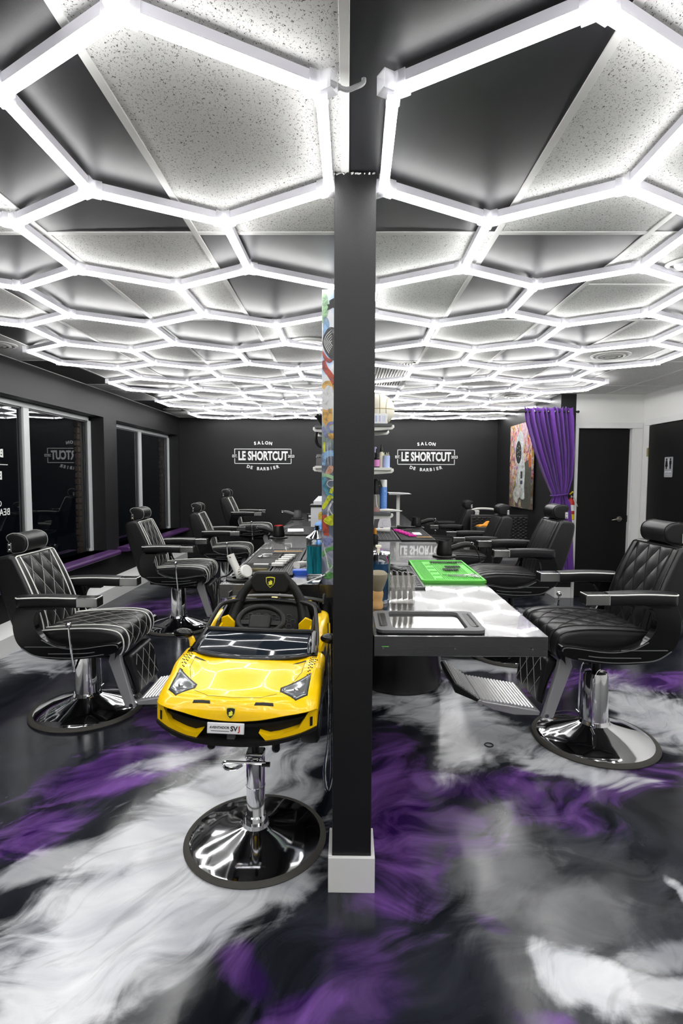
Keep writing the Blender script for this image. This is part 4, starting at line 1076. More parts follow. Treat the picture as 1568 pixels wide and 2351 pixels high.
    # recline lever
    lv = MB().tube([(0.115, -0.352, 0.735), (0.125, -0.350, 0.60), (0.135, -0.345, 0.475)], [0.0055, 0.0065, 0.0075], 8).tube([(0.135, -0.345, 0.478), (0.10, -0.20, 0.510), (0.06, -0.05, 0.50)], 0.006, 6).build('recline_lever', 'chrome', c); up.append(lv)
    MB().sphere((0.115, -0.352, 0.74), 0.0165, 16, 10).build('knob', 'chrome', lv)
    for o in up: o.location.z = lift
    return c
def place(c, x, y, rz): c.location = (x, y, 0); c.rotation_euler = (0, 0, rz); return c
def chair_copy(src, label, x, y, rz, dl):
    n = copy_tree(src); n['label'] = label; place(n, x, y, rz)
    for ch in n.children:
        nm = ch.name.split('.')[0]
        if nm in ('base_plate', 'column', 'pump_lever'): continue
        if nm == 'piston': ch.location.z += dl; continue
        ch.location.z += dl
    return n
cl = place(make_chair('black barber chair with white piping at the front left by the window', 'piping_white', 'thread_grey', 'diamond', 'piping_white', -0.11), -1.655, 3.27, R(1))
chair_copy(cl, 'second black barber chair with white piping along the window side', -1.665, 5.12, R(3), 0.045)
chair_copy(cl, 'third black barber chair with white piping along the window side', -1.61, 6.90, R(4), 0.0)
chair_copy(cl, 'farthest, raised black barber chair with white piping before the back wall', -1.56, 8.35, R(3), 0.14)
cr = place(make_chair('all-black diamond-quilted barber chair with white-edged arms at the front right', 'piping_black', 'thread_black', 'diamond', 'piping_white', 0.0), 1.425, 2.95, PI + R(1))
cs = place(make_chair('second all-black barber chair on the right, in front of the curtain', 'piping_black', 'thread_black', 'fold', 'piping_black', 0.02), 1.385, 4.38, PI - R(2))
chair_copy(cs, 'third all-black barber chair on the right, in front of the wicker seat', 1.39, 5.93, PI - R(3), -0.08)
chair_copy(cs, 'farthest all-black barber chair on the right side', 1.43, 7.80, PI - R(3), -0.12)
# ------------------------------------------------------------------ children's toy car on a hydraulic salon base
CARX, CARY = -0.362, 2.09
car = thing('toy_car_chair', 'shiny yellow toy sports car used as a child barber seat', 'toy car', (CARX, CARY, 0), R(-2.2))
TR = Matrix.Rotation(R(1.0), 4, 'Y')            # slight lean of the body on its stem
# base and stem
bs = MB().lathe([(0, 0.075), (0.050, 0.075), (0.054, 0.060), (0.075, 0.052), (0.16, 0.036), (0.245, 0.020), (0.262, 0.014), (0.262, 0.006), (0, 0.006)], 64).build('base_plate', 'chrome', car, ang=25)
MB().lathe([(0.252, 0.0), (0.279, 0.0), (0.283, 0.006), (0.276, 0.013), (0.262, 0.017), (0.252, 0.010)], 64).build('rubber_rim', 'rubber', bs)
MB().lathe([(0, 0.07), (0.041, 0.07), (0.041, 0.10), (0.037, 0.105), (0.037, 0.335), (0.034, 0.345), (0, 0.345)], 36).build('column', 'chrome', car)
MB().lathe([(0.037, 0.215), (0.0385, 0.215), (0.0385, 0.222), (0.037, 0.222)], 36).build('sleeve_ring', 'chrome', car)
MB().box((0, 0, 0.348), (0.072, 0.06, 0.030)).build('lever_block', 'chrome', car, bevel=0.006)
MB().cyl((0, 0, 0.34), (0, 0, 0.60), 0.0145, n=20).build('piston', 'metal_black', car)
lv = MB().tube(spline([(0.05, -0.045, 0.335), (-0.02, -0.05, 0.337), (-0.10, -0.05, 0.337), (-0.118, -0.048, 0.328), (-0.108, -0.046, 0.310), (-0.075, -0.045, 0.309), (-0.045, -0.04, 0.322)], 6), 0.0065, 8).build('pump_lever', 'chrome', car)
MB().cyl((0.035, -0.045, 0.330), (0.066, -0.045, 0.330), 0.010, n=12).build('pivot_nut', 'metal_black', lv)
MB().lohi((-0.15, -0.20, 0.585), (0.15, 0.28, 0.605)).build('mounting_plate', 'metal_black', car, M=TR)

# ---- front body: control net (half), Catmull-Rom patch
CX = [0.0, 0.085, 0.165, 0.212, 0.246, 0.266, 0.266]
NET = [  # (y list, z list)
 ([-.428, -.424, -.408, -.394, -.376, -.348, -.332], [.680, .684, .694, .698, .700, .696, .668]),
 ([-.420, -.414, -.394, -.378, -.358, -.328, -.314], [.712, .712, .713, .714, .714, .710, .668]),
 ([-.392, -.384, -.360, -.340, -.318, -.292, -.280], [.738, .738, .736, .736, .735, .724, .676]),
 ([-.305, -.300, -.278, -.262, -.245, -.228, -.220], [.758, .757, .753, .756, .758, .742, .690]),
 ([-.215, -.212, -.202, -.192, -.186, -.182, -.180], [.773, .772, .768, .776, .781, .764, .712]),
 ([-.140, -.137, -.126, -.118, -.114, -.112, -.112], [.780, .779, .776, .785, .789, .772, .725]),
 ([-.085, -.083, -.078, -.075, -.072, -.072, -.072], [.778, .778, .780, .790, .792, .776, .735])]
def cr(a, b, c, d, t): return 0.5 * (2 * b + (c - a) * t + (2 * a - 5 * b + 4 * c - d) * t * t + (3 * b - a - 3 * c + d) * t ** 3)
def crl(L, u):
    n = len(L); i = min(int(u), n - 2); t = u - i
    return cr(L[max(i - 1, 0)], L[i], L[i + 1], L[min(i + 2, n - 1)], t)
def body_pt(u, v):          # u -6..6 across, v 0..6 front to back
    s = 1 if u >= 0 else -1; u = abs(u)
    def sym(L, odd): return [(-L[1] if odd else L[1])] + L
    x = crl(sym(CX, True), u + 1)
    y = crl([crl(sym(r[0], False), u + 1) for r in NET], v)
    z = crl([crl(sym(r[1], False), u + 1) for r in NET], v)
    return Vector((s * x, y, z))
def body_n(u, v):
    e = 0.02
    n = (body_pt(min(u + e, 6), v) - body_pt(max(u - e, -6), v)).cross(body_pt(u, min(v + e, 6)) - body_pt(u, max(v - e, 0)))
    n.normalize()
    return n if n.z > 0 or abs(u) > 5 else -n
NB = MB(); nu, nv = 97, 49
NB.grid(nu, nv, lambda a, b: body_pt(-6 + 12 * a, 6 * b))
hood = NB.build('front_body', 'car_yellow', car, ang=60, solid=0.006, M=TR)
SAMP = [(u / 8, v / 8, body_pt(u / 8, v / 8)) for u in range(0, 49) for v in range(0, 49)]
def uv_of(x, y):
    s = 1 if x >= 0 else -1
    u, v, p = min(SAMP, key=lambda k: (k[2].x - abs(x)) ** 2 + (k[2].y - y) ** 2 + (0.3 * max(0, k[0] - 5.2)))
    for st in (0.06, 0.03, 0.015):
        u, v = min(((u + a * st, v + b * st) for a in (-1, 0, 1) for b in (-1, 0, 1) if 0 <= u + a * st <= 6 and 0 <= v + b * st <= 6),
                   key=lambda k: (body_pt(*k).x - abs(x)) ** 2 + (body_pt(*k).y - y) ** 2)
    return s * u, v
def drape(name, poly, m, h, parent, n=6, sub=5):
    """panel following the bodywork: poly in car x,y; filled fan of concentric rings"""
    c = (sum(p[0] for p in poly) / len(poly), sum(p[1] for p in poly) / len(poly))
    ring = []
    for i, p in enumerate(poly):
        q = poly[(i + 1) % len(poly)]
        ring += [(p[0] + (q[0] - p[0]) * k / sub, p[1] + (q[1] - p[1]) * k / sub) for k in range(sub)]
    vs, fs = [], []; N = len(ring)
    for j in range(n + 1):
        f = 1 - j / n
        for p in ring:
            x, y = c[0] + (p[0] - c[0]) * f, c[1] + (p[1] - c[1]) * f
            u, v = uv_of(x, y); q = body_pt(u, v) + body_n(u, v) * (h if j else h * 0.2)
            vs.append(q)
            if j == n: break
        if j == n: break
    for j in range(n - 1):
        for i in range(N): fs.append((j * N + i, j * N + (i + 1) % N, (j + 1) * N + (i + 1) % N, (j + 1) * N + i))
    for i in range(N): fs.append(((n - 1) * N + i, (n - 1) * N + (i + 1) % N, n * N))
    return MB().add(vs, fs).build(name, m, parent, ang=60, M=None)
def line_on(pts, r, m, name, h=0.003, n=10):
    P = []
    for a, b in zip(pts, pts[1:]):
        for k in range(n):
            x, y = a[0] + (b[0] - a[0]) * k / n, a[1] + (b[1] - a[1]) * k / n
            u, v = uv_of(x, y); P.append(body_pt(u, v) + body_n(u, v) * h)
    return MB().tube(P, r, 5).build(name, m, hood)
for s in (1, -1):
    hl = drape('headlight', [(s * 0.236, -0.222), (s * 0.234, -0.335), (s * 0.198, -0.366), (s * 0.143, -0.340), (s * 0.143, -0.322)], 'lamp_glass', 0.006, hood)
    drape('lamp_bezel', [(s * 0.239, -0.212), (s * 0.239, -0.338), (s * 0.198, -0.373), (s * 0.135, -0.343), (s * 0.135, -0.318)], 'plastic_black', 0.0042, hl)
    u, v = uv_of(s * 0.195, -0.325); p = body_pt(u, v) + body_n(u, v) * 0.006
    MB().sphere(p, 0.009, 12, 8).build('lamp_lens', 'chrome', hl)
    drape('hood_vent', [(s * 0.062, -0.410), (s * 0.140, -0.397), (s * 0.136, -0.388), (s * 0.066, -0.400)], 'plastic_black', 0.0042, hood, n=3)
    drape('cowl_vent', [(s * 0.150, -0.165), (s * 0.214, -0.150), (s * 0.212, -0.135), (s * 0.168, -0.150)], 'plastic_black', 0.0042, hood, n=3)
    line_on([(s * 0.205, -0.145), (s * 0.200, -0.22), (s * 0.168, -0.30), (s * 0.140, -0.352)], 0.0009, 'panel_shadow', 'panel_gap', 0.0030)
    dots = MB()
    for i in range(7):
        for j in range(4 + (i % 2)):
            x, y = s * (0.222 + 0.006 * j), -0.235 + 0.018 * i + (0.004 * (j % 2))
            if j > i * 0.8 + 1: continue
            u, v = uv_of(x, y); dots.sphere(body_pt(u, v) + body_n(u, v) * 0.0032, 0.0028, 6, 4)
    dots.build('honeycomb_print', 'plastic_black', hood)
line_on([(-0.140, -0.352), (-0.085, -0.383), (0, -0.391), (0.085, -0.383), (0.140, -0.352)], 0.0009, 'panel_shadow', 'panel_gap', 0.0030)
def shield(name, k, parent, M, m1, m2, mark):
    out = [(-0.5, 0.5), (-0.25, 0.56), (0, 0.58), (0.25, 0.56), (0.5, 0.5), (0.47, 0.0), (0.32, -0.32), (0, -0.62), (-0.32, -0.32), (-0.47, 0.0)]
    o = MB().prism([(a * k, b * k) for a, b in out], 'z', 0, k * 0.06).build(name, m1, parent, smooth=False, M=M)
    MB().prism([(a * k * 0.86, b * k * 0.86 - 0.01 * k) for a, b in out], 'z', k * 0.06, k * 0.09).build('field', m2, o, smooth=False)
    bull = [(-0.22, -0.22), (-0.12, -0.30), (0.10, -0.28), (0.26, -0.20), (0.20, -0.05), (0.24, 0.08), (0.10, 0.20), (-0.02, 0.24), (0.02, 0.12), (-0.14, 0.08), (-0.22, -0.02), (-0.10, -0.10)]
    MB().prism([(a * k, b * k) for a, b in bull], 'z', k * 0.09, k * 0.12).build('figure', mark, o, smooth=False)
    return o
shield('emblem', 0.030, car, TR @ Matrix.Translation((0.0, -0.4255, 0.706)) @ Matrix.Rotation(R(68), 4, 'X'), 'emblem_yellow', 'plastic_black', 'emblem_yellow')
# ---- bumper, intake, lip, plate
def sweep_y(x): return -0.430 + 0.085 * (abs(x) / 0.262) ** 2.2
def bent(name, poly, m, thick, off=0.0, parent=car, nx=1):
    """flat front panel (x,z) bent back along the nose sweep; poly must be densely sampled in x"""
    P = []
    for i, p in enumerate(poly):
        q = poly[(i + 1) % len(poly)]; k = max(1, int(abs(q[0] - p[0]) / 0.02))
        P += [(p[0] + (q[0] - p[0]) * j / k, p[1] + (q[1] - p[1]) * j / k) for j in range(k)]
    n = len(P)
    vs = [(x, sweep_y(x) + off, z) for x, z in P] + [(x, sweep_y(x) + off + thick, z) for x, z in P]
    fs = [(i, (i + 1) % n, n + (i + 1) % n, n + i) for i in range(n)]
    mm = MB().add(vs, fs)
    # caps as vertical strips via triangulation by Blender n-gon
    mm.f.append(tuple(range(n - 1, -1, -1))); mm.f.append(tuple(range(n, 2 * n)))
    return mm.build(name, m, parent, ang=50, M=TR if parent is car else None)
def strip(name, xs, top, bot, m, off, thick, parent=car):
    """swept strip between top(x) and bot(x)"""
    mm = MB(); n = len(xs)
    for k, (f0, f1) in enumerate(((0, 0),)):
        vs = []
        for x in xs:
            vs += [(x, sweep_y(x) + off, top(x)), (x, sweep_y(x) + off, bot(x)), (x, sweep_y(x) + off + thick, bot(x)), (x, sweep_y(x) + off + thick, top(x))]
        fs = []
        for i in range(n - 1):
            a = 4 * i
            for e in range(4): fs.append((a + e, a + (e + 1) % 4, a + 4 + (e + 1) % 4, a + 4 + e))
        fs += [(0, 1, 2, 3), (4 * n - 1, 4 * n - 2, 4 * n - 3, 4 * n - 4)]
        mm.add(vs, fs)
    return mm.build(name, m, parent, ang=40, M=TR if parent is car else None)
X = lambda a, b, n=24: [a + (b - a) * k / n for k in range(n + 1)]
grille = strip('front_intake', X(-0.252, 0.252), lambda x: 0.688 + 0.02 * (abs(x) / 0.25), lambda x: 0.608, 'plastic_matte', 0.022, 0.03)
strip('intake_bar', X(-0.235, 0.235), lambda x: 0.667 + 0.010 * abs(x) / 0.23, lambda x: 0.656 + 0.014 * abs(x) / 0.23, 'plastic_black', 0.006, 0.02, grille)
strip('intake_fin', X(-0.012, 0.012, 2), lambda x: 0.645, lambda x: 0.612, 'plastic_grey', 0.006, 0.02, grille)
strip('front_lip', X(-0.268, 0.268, 30), lambda x: 0.619 + 0.020 * (abs(x) / 0.26) ** 4, lambda x: 0.605 + 0.022 * (abs(x) / 0.26) ** 4, 'plastic_black', -0.014, 0.06)
for s in (1, -1):
    # flank of the bumper beside the intake
    strip('bumper_flank', [s * k for k in (0.250, 0.256, 0.262, 0.266)], lambda x: 0.705, lambda x: 0.640, 'car_yellow', 0.0, 0.05)
    bent('bumper_blade', [(s * a, b) for a, b in ((0.267, 0.700), (0.267, 0.630), (0.200, 0.617), (0.122, 0.606), (0.090, 0.646), (0.122, 0.634), (0.150, 0.636), (0.212, 0.646), (0.240, 0.690), (0.252, 0.702))], 'car_yellow', 0.03, -0.006)
    strip('blade_slot', [s * k for k in (0.246, 0.250, 0.254)], lambda x: 0.675, lambda x: 0.645, 'plastic_black', -0.0075, 0.01)

plate = MB().box((0, 0, 0), (0.118, 0.006, 0.034)).build('number_plate', 'plate_silver', car, bevel=0.002, M=TR @ Matrix.Translation((-0.012, -0.440, 0.662)) @ Matrix.Rotation(R(-8), 4, 'X'))
MB().lohi((-0.056, -0.0036, -0.0145), (0.056, -0.0030, 0.0145)).build('plate_field', 'white_card', plate, smooth=False)
TX_ = lambda b, sz, x, z, m, sx=1.0, **k: text('lettering', b, sz, m, plate, face_y(x, -0.0040, z), depth=0.0003, sx=sx, **k)
TX_('AVENTADOR', 0.0105, -0.019, 0.003, 'plastic_black', 1.0, bold=0.0002)
TX_('SV', 0.021, 0.027, 0.0, 'plastic_black', 1.0, bold=0.0006); TX_('J', 0.021, 0.044, 0.0, 'red_plate', 1.0, bold=0.0008)
MB().lohi((-0.046, -0.0042, -0.0085), (0.012, -0.0038, -0.0065)).build('underline', 'plastic_grey', plate, smooth=False)
# ---- flanks, doors, rear fenders
ST = [(-0.118, .790, .262, .200, .600), (-0.06, .786, .258, .205, .600), (0.02, .792, .250, .208, .590), (0.09, .815, .250, .210, .590), (0.15, .832, .248, .208, .590), (0.22, .846, .252, .202, .600), (0.30, .850, .254, .196, .610), (0.37, .842, .250, .190, .620), (0.43, .825, .235, .180, .630)]
for s in (1, -1):
    def sp_fn(u, v, s=s):
        k = u * (len(ST) - 1); z1 = crl([q[1] for q in ST], k); xo = crl([q[2] for q in ST], k); xi = crl([q[3] for q in ST], k); zb = crl([q[4] for q in ST], k); y = crl([q[0] for q in ST], k)
        prof = [(xi, z1 - 0.012), (xi + 0.014, z1 - 0.001), (xo - 0.016, z1 - 0.004), (xo - 0.002, z1 - 0.026), (xo + 0.002, (z1 + zb) / 2), (xo - 0.012, zb + 0.03), (xo - 0.030, zb)]
        w_ = v * (len(prof) - 1); return (s * crl([p[0] for p in prof], w_), y, crl([p[1] for p in prof], w_))
    fl = MB().grid(41, 25, sp_fn).build('side_body', 'car_yellow', car, ang=60, solid=0.005, M=TR)
    # black cabin surround on top of the flank
    MB().tube([(s * x, y, z) for x, y, z in spline([(0.235, -0.115, 0.792), (0.232, -0.03, 0.800), (0.226, 0.05, 0.825), (0.214, 0.13, 0.870), (0.195, 0.20, 0.902), (0.12, 0.245, 0.912)], 6)], 0.009, 8).build('cabin_rail', 'plastic_black', fl)
    MB().prism([(-0.02, 0.70), (0.10, 0.66), (0.15, 0.74), (0.08, 0.79), (0.01, 0.78)], 'x', min(s * 0.244, s * 0.257), max(s * 0.244, s * 0.257)).build('side_scoop', 'plastic_black', fl, bevel=0.003)
    MB().lohi((min(s * 0.20, s * 0.262), -0.16, 0.588), (max(s * 0.20, s * 0.262), 0.20, 0.612)).build('side_skirt', 'plastic_black', fl, bevel=0.004)
    # wheels
    for y in (-0.185, 0.275):
        w_ = MB().lathe([(0.058, -0.032), (0.090, -0.034), (0.101, -0.026), (0.104, 0.0), (0.101, 0.026), (0.090, 0.034), (0.058, 0.032)], 32, Matrix.Translation((s * 0.232, y, 0.612)) @ Matrix.Rotation(PI / 2, 4, 'Y')).build('wheel', 'plastic_matte', car, M=TR)
        r_ = MB()
        for k in range(5):
            a = 2 * PI * k / 5; r_.box((s * 0.262, y + 0.03 * math.cos(a), 0.612 + 0.03 * math.sin(a)), (0.008, 0.062, 0.013), (a, 0, 0))
        r_.cyl((s * 0.24, y, 0.612), (s * 0.268, y, 0.612), 0.014, n=12); r_.build('rim', 'plastic_grey', w_)
    MB().cyl((s * 0.115, -0.24, 0.50), (s * 0.115, -0.24, 0.62), 0.014, n=12).sphere((s * 0.115, -0.24, 0.50), 0.015, 12, 8).build('support_stub', 'plastic_black', car, M=TR)
    # mirrors
    mi = MB().sphere((s * 0.287, -0.035, 0.838), (0.040, 0.022, 0.020), 18, 10).build('wing_mirror', 'shell_black', car, M=TR)
    MB().tube([(s * 0.268, -0.03, 0.835), (s * 0.256, -0.03, 0.815), (s * 0.248, -0.035, 0.790)], [0.010, 0.012, 0.014], 8).build('mirror_arm', 'car_yellow', mi)
# ---- windscreen
WB = lambda x: Vector((x, -0.142 + 0.035 * (abs(x) / 0.225) ** 2, 0.781 + 0.013 * (abs(x) / 0.225) ** 2)); WT = lambda x: Vector((x * 0.945, 0.018 + 0.018 * (abs(x) / 0.225) ** 2, 0.838 - 0.004 * (abs(x) / 0.225) ** 2))
ws = MB().grid(25, 9, lambda u, v: WB(-0.222 + 0.444 * u).lerp(WT(-0.222 + 0.444 * u), v) + Vector((0, -0.006, 0.008)) * math.sin(PI * v)).build('windscreen', 'car_glass', car, ang=70, solid=0.004, M=TR)
MB().tube([WT(-0.222 + 0.444 * k / 24) + Vector((0, 0.003, 0.004)) for k in range(25)], 0.011, 8).build('top_frame', 'plastic_matte', ws)
for s in (1, -1): MB().tube([WB(s * 0.224).lerp(WT(s * 0.224), k / 6) + Vector((s * 0.004, 0, 0.002)) for k in range(7)], 0.011, 8).build('pillar', 'shell_black', ws)
MB().tube([WB(-0.222 + 0.444 * k / 24) + Vector((0, -0.002, 0.001)) for k in range(25)], 0.005, 6).build('lower_seal', 'plastic_black', ws)
# ---- cabin
MB().lohi((-0.200, 0.00, 0.625), (0.200, 0.34, 0.640)).build('cabin_floor', 'plastic_black', car, smooth=False, M=TR)
for s in (1, -1):
    MB().prism([(-0.02, 0.64), (0.30, 0.64), (0.30, 0.88), (0.14, 0.845), (0.05, 0.80), (-0.02, 0.785)], 'x', min(s * 0.196, s * 0.204), max(s * 0.196, s * 0.204)).build('cabin_wall', 'plastic_black', car, smooth=False, M=TR)
    MB().prism([(0.06, 0.645), (0.22, 0.645), (0.235, 0.76), (0.19, 0.835), (0.10, 0.815), (0.06, 0.775)], 'x', min(s * 0.186, s * 0.196), max(s * 0.186, s * 0.196)).build('door_panel', 'car_yellow', car, bevel=0.004, M=TR)
for s in (1, -1):
    MB().prism([(s * a, b) for a, b in ((0.194, 0.70), (0.194, 0.850), (0.165, 0.862), (0.136, 0.832), (0.142, 0.70))], 'y', 0.165, 0.180).build('inner_panel', 'car_yellow', car, bevel=0.003, M=TR)
MB().prism([(0.015, 0.64), (0.06, 0.64), (0.075, 0.80), (0.040, 0.828), (0.015, 0.828)], 'x', -0.195, 0.195).build('dashboard', 'plastic_matte', car, bevel=0.006, M=TR)
SW = TR @ Matrix.Translation((-0.012, 0.105, 0.858)) @ Matrix.Rotation(R(38), 4, 'X')
ring = [(0.094 * math.cos(a) * (1.0), 0.074 * math.sin(a) * (1 if math.sin(a) > 0 else 0.85), 0) for a in [2 * PI * k / 40 for k in range(40)]]
sw = MB().tube(ring, 0.0120, 10, closed=True).build('steering_wheel', 'plastic_matte', car, M=SW)
MB().box((0, -0.016, 0.006), (0.088, 0.072, 0.034)).build('wheel_hub', 'plastic_matte', sw, bevel=0.010, seg=3)
MB().box((-0.066, -0.008, -0.004), (0.062, 0.024, 0.012)).box((0.066, -0.008, -0.004), (0.062, 0.024, 0.012)).box((0, -0.05, -0.004), (0.04, 0.04, 0.012)).build('spoke', 'plastic_matte', sw, bevel=0.003)
MB().cyl((0, -0.01, -0.01), (0, -0.02, -0.10), 0.016, n=12).build('steering_column', 'plastic_black', sw)
# seat with hexagon embossing, hoop and headrest
se = MB().prism([(0.14, 0.645), (0.30, 0.645), (0.315, 0.895), (0.285, 0.908), (0.262, 0.88), (0.225, 0.74), (0.15, 0.70)], 'x', -0.135, 0.135).build('seat', 'plastic_matte', car, bevel=0.012, seg=3, M=TR)
MB().tube([(-0.125, 0.262, 0.895), (-0.10, 0.262, 0.905), (0.0, 0.262, 0.912), (0.10, 0.262, 0.905), (0.125, 0.262, 0.895)], 0.010, 8).build('seat_roll', 'plastic_black', se)
hx = MB()
for i in range(-3, 4):
    for j in range(6):
        x = i * 0.034 + (0.017 if j % 2 else 0); t = j / 6; y, z = 0.228 + 0.030 * t, 0.745 + 0.115 * t
        if abs(x) < 0.115: hx.tube([(x + 0.013 * math.cos(a), y - 0.002, z + 0.0095 * math.sin(a)) for a in [PI / 3 * k for k in range(6)]], 0.0018, 5, closed=True)
hx.build('embossing', 'plastic_grey', se)
for s in (1, -1):
    MB().tube(spline([(s * 0.165, 0.215, 0.80), (s * 0.150, 0.235, 0.86), (s * 0.128, 0.255, 0.925), (s * 0.085, 0.268, 0.985), (s * 0.055, 0.272, 0.992)], 5), [0.034, 0.033, 0.031, 0.029, 0.027, 0.025, 0.024, 0.023, 0.022, 0.021, 0.021, 0.020, 0.020, 0.020, 0.020, 0.019, 0.019, 0.019, 0.019, 0.018, 0.018], 10).build('roll_hoop', 'plastic_matte', car, M=TR)
hexp = [(-0.100, 0.000), (-0.068, 0.048), (0.064, 0.050), (0.098, 0.002), (0.072, -0.046), (-0.070, -0.048)]
MB().prism([(-0.215, 0.70), (0.215, 0.70), (0.222, 0.86), (0.196, 0.896), (0.15, 0.908), (-0.15, 0.908), (-0.196, 0.896), (-0.222, 0.86)], 'y', 0.288, 0.312).build('bulkhead', 'plastic_black', car, bevel=0.008, M=TR)
hr = MB().prism(hexp, 'y', -0.018, 0.032).build('headrest', 'plastic_matte', car, bevel=0.011, seg=3, M=TR @ Matrix.Translation((0.0, 0.268, 0.987)) @ Matrix.Rotation(R(-6), 4, 'X'))
shield('emblem', 0.040, hr, Matrix.Translation((0.0, -0.0185, 0.003)) @ Matrix.Rotation(PI / 2, 4, 'X'), 'emblem_yellow', 'plastic_black', 'emblem_yellow')
# rear deck, spoiler
MB().prism([(0.28, 0.64), (0.43, 0.66), (0.435, 0.83), (0.38, 0.868), (0.30, 0.885)], 'x', -0.19, 0.19).build('rear_deck', 'plastic_black', car, bevel=0.010, M=TR)
MB().lohi((-0.012, 0.325, 0.87), (0.018, 0.355, 0.905)).build('filler_stub', 'car_yellow', car, bevel=0.003, M=TR)
def wing(u, v):
    x = -0.222 + 0.444 * u; a = 2 * PI * v
    z = 0.905 - 0.018 * (abs(x) / 0.222) ** 2 - 0.010
    return (x, 0.415 + 0.040 * math.cos(a), z + 0.009 * math.sin(a) - 0.006 * math.cos(a))
wm = MB().grid(21, 14, wing, closev=True); wm.f += [tuple(range(14)), tuple(20 * 14 + k for k in range(13, -1, -1))]
sp3 = wm.build('rear_wing', 'plastic_black', car, M=TR)
MB().lohi((-0.200, 0.372, 0.872), (0.170, 0.392, 0.888)).build('wing_underside', 'car_yellow', sp3, bevel=0.003)
for s in (1, -1):
    MB().prism([(0.372, 0.872), (0.455, 0.866), (0.458, 0.905), (0.400, 0.908)], 'x', s * 0.222 - 0.004, s * 0.222 + 0.004).build('end_fin', 'plastic_black', sp3, bevel=0.002)
    MB().lohi((s * 0.11 - 0.008, 0.40, 0.83), (s * 0.11 + 0.008, 0.43, 0.89)).build('wing_strut', 'plastic_black', sp3, bevel=0.002)
# ------------------------------------------------------------------ things on the worktops
Z = TOP + 0.0005
def dryer(x, y, ang, label, body='plastic_black', top='plastic_matte', cord=True, s=1.0, drop=None):
    t = thing('hair_dryer', label, 'hair dryer', (x, y, Z), 0.0, 'black hair dryers in worktop rings')
    MB().lathe([(0.045, 0.0), (0.078, 0.0), (0.080, 0.006), (0.074, 0.011), (0.050, 0.012), (0.045, 0.006)], 36).build('holder_ring', 'plastic_black', t)
    MB().lathe([(0, 0.004), (0.044, 0.004), (0.052, 0.014), (0.053, 0.030), (0.049, 0.060), (0.042, 0.092), (0.037, 0.108), (0.034, 0.100), (0, 0.098)], 32).build('barrel', body, t)
    MB().lathe([(0, 0.1005), (0.032, 0.1005), (0.0365, 0.1085), (0.0385, 0.104), (0.0385, 0.098)], 32).build('intake_ring', top, t)
    d = Vector((math.cos(ang), math.sin(ang), 0))
    P = spline([Vector((0, 0, 0.05)) + d * 0.035, Vector((0, 0, 0.066)) + d * 0.085, Vector((0, 0, 0.080)) + d * 0.13, Vector((0, 0, 0.082)) + d * 0.172], 5)
    h = MB().tube(P, [0.022 - 0.006 * abs(i / 15 - 0.45) for i in range(len(P))], 12).build('handle', body, t)
    MB().torus(tuple(P[-1] + d * 0.012 + Vector((0, 0, 0.006))), 0.010, 0.0025, 16, 6, Matrix.Rotation(PI / 2, 4, 'X')).build('hang_loop', 'chrome', h)
    if cord:
        e = P[-1] + d * 0.004
        q = drop or (e + d * 0.07 + Vector((0, 0, -0.12)))
        MB().tube(spline([e, e + d * 0.03 + Vector((0, 0, -0.015)), e + d * 0.055 + Vector((0, 0, -0.07)), Vector(q)], 6), 0.004, 6).build('cord', 'plastic_black', t)
    return t
dryer(0.690, 3.83, R(-3), 'black hair dryer in a ring holder behind the green mat')
dryer(0.760, 5.95, R(-5), 'black hair dryer in a ring holder beside the pink clips')
dryer(-0.628, 4.93, R(178), 'black hair dryer with a red tail ring on the left worktop', top='red')
dryer(-0.655, 7.12, R(178), 'grey hair dryer at the far end of the left worktop', body='plastic_grey', cord=False)
wd = thing('white_hair_dryer', 'white stick-shaped hair dryer in a ring at the left worktop corner', 'hair dryer', (-0.585, 2.925, Z))
MB().lathe([(0.045, 0.0), (0.076, 0.0), (0.078, 0.006), (0.072, 0.010), (0.045, 0.010)], 36).build('holder_ring', 'plastic_matte', wd)
MB().tube(spline([(0.0, 0.0, 0.012), (-0.018, 0.0, 0.055), (-0.038, 0.0, 0.100), (-0.052, 0.0, 0.135)], 4), 0.0205, 16).build('handle', 'plastic_white', wd)
hd_ = MB().cyl((0.005, 0.0, 0.030), (0.046, -0.035, 0.054), 0.036, n=24).build('head', 'plastic_white', wd, bevel=0.006)
g = MB()
for k in range(18):
    a = 2 * PI * k / 18; ax = Vector((0.041, -0.035, 0.024)).normalized(); u = ax.orthogonal().normalized(); v = ax.cross(u)
    p = Vector((0.028, -0.020, 0.044)) + (u * math.cos(a) + v * math.sin(a)) * 0.036
    g.tube([p - ax * 0.008, p + ax * 0.010], 0.0016, 4)
g.build('vent_slots', 'plastic_black', hd_)
MB().tube([(-0.046, -0.021, 0.122), (-0.052, -0.021, 0.126)], 0.003, 6).build('button', 'plastic_black', wd)
MB().tube(spline([(-0.048, 0.01, 0.14), (-0.055, 0.02, 0.165), (-0.050, 0.03, 0.16), (-0.035, 0.05, 0.08), (-0.07, 0.02, 0.02), (-0.11, -0.03, 0.0), (-0.125, -0.04, -0.15)], 6), 0.005, 6).build('cord', 'plastic_black', wd)

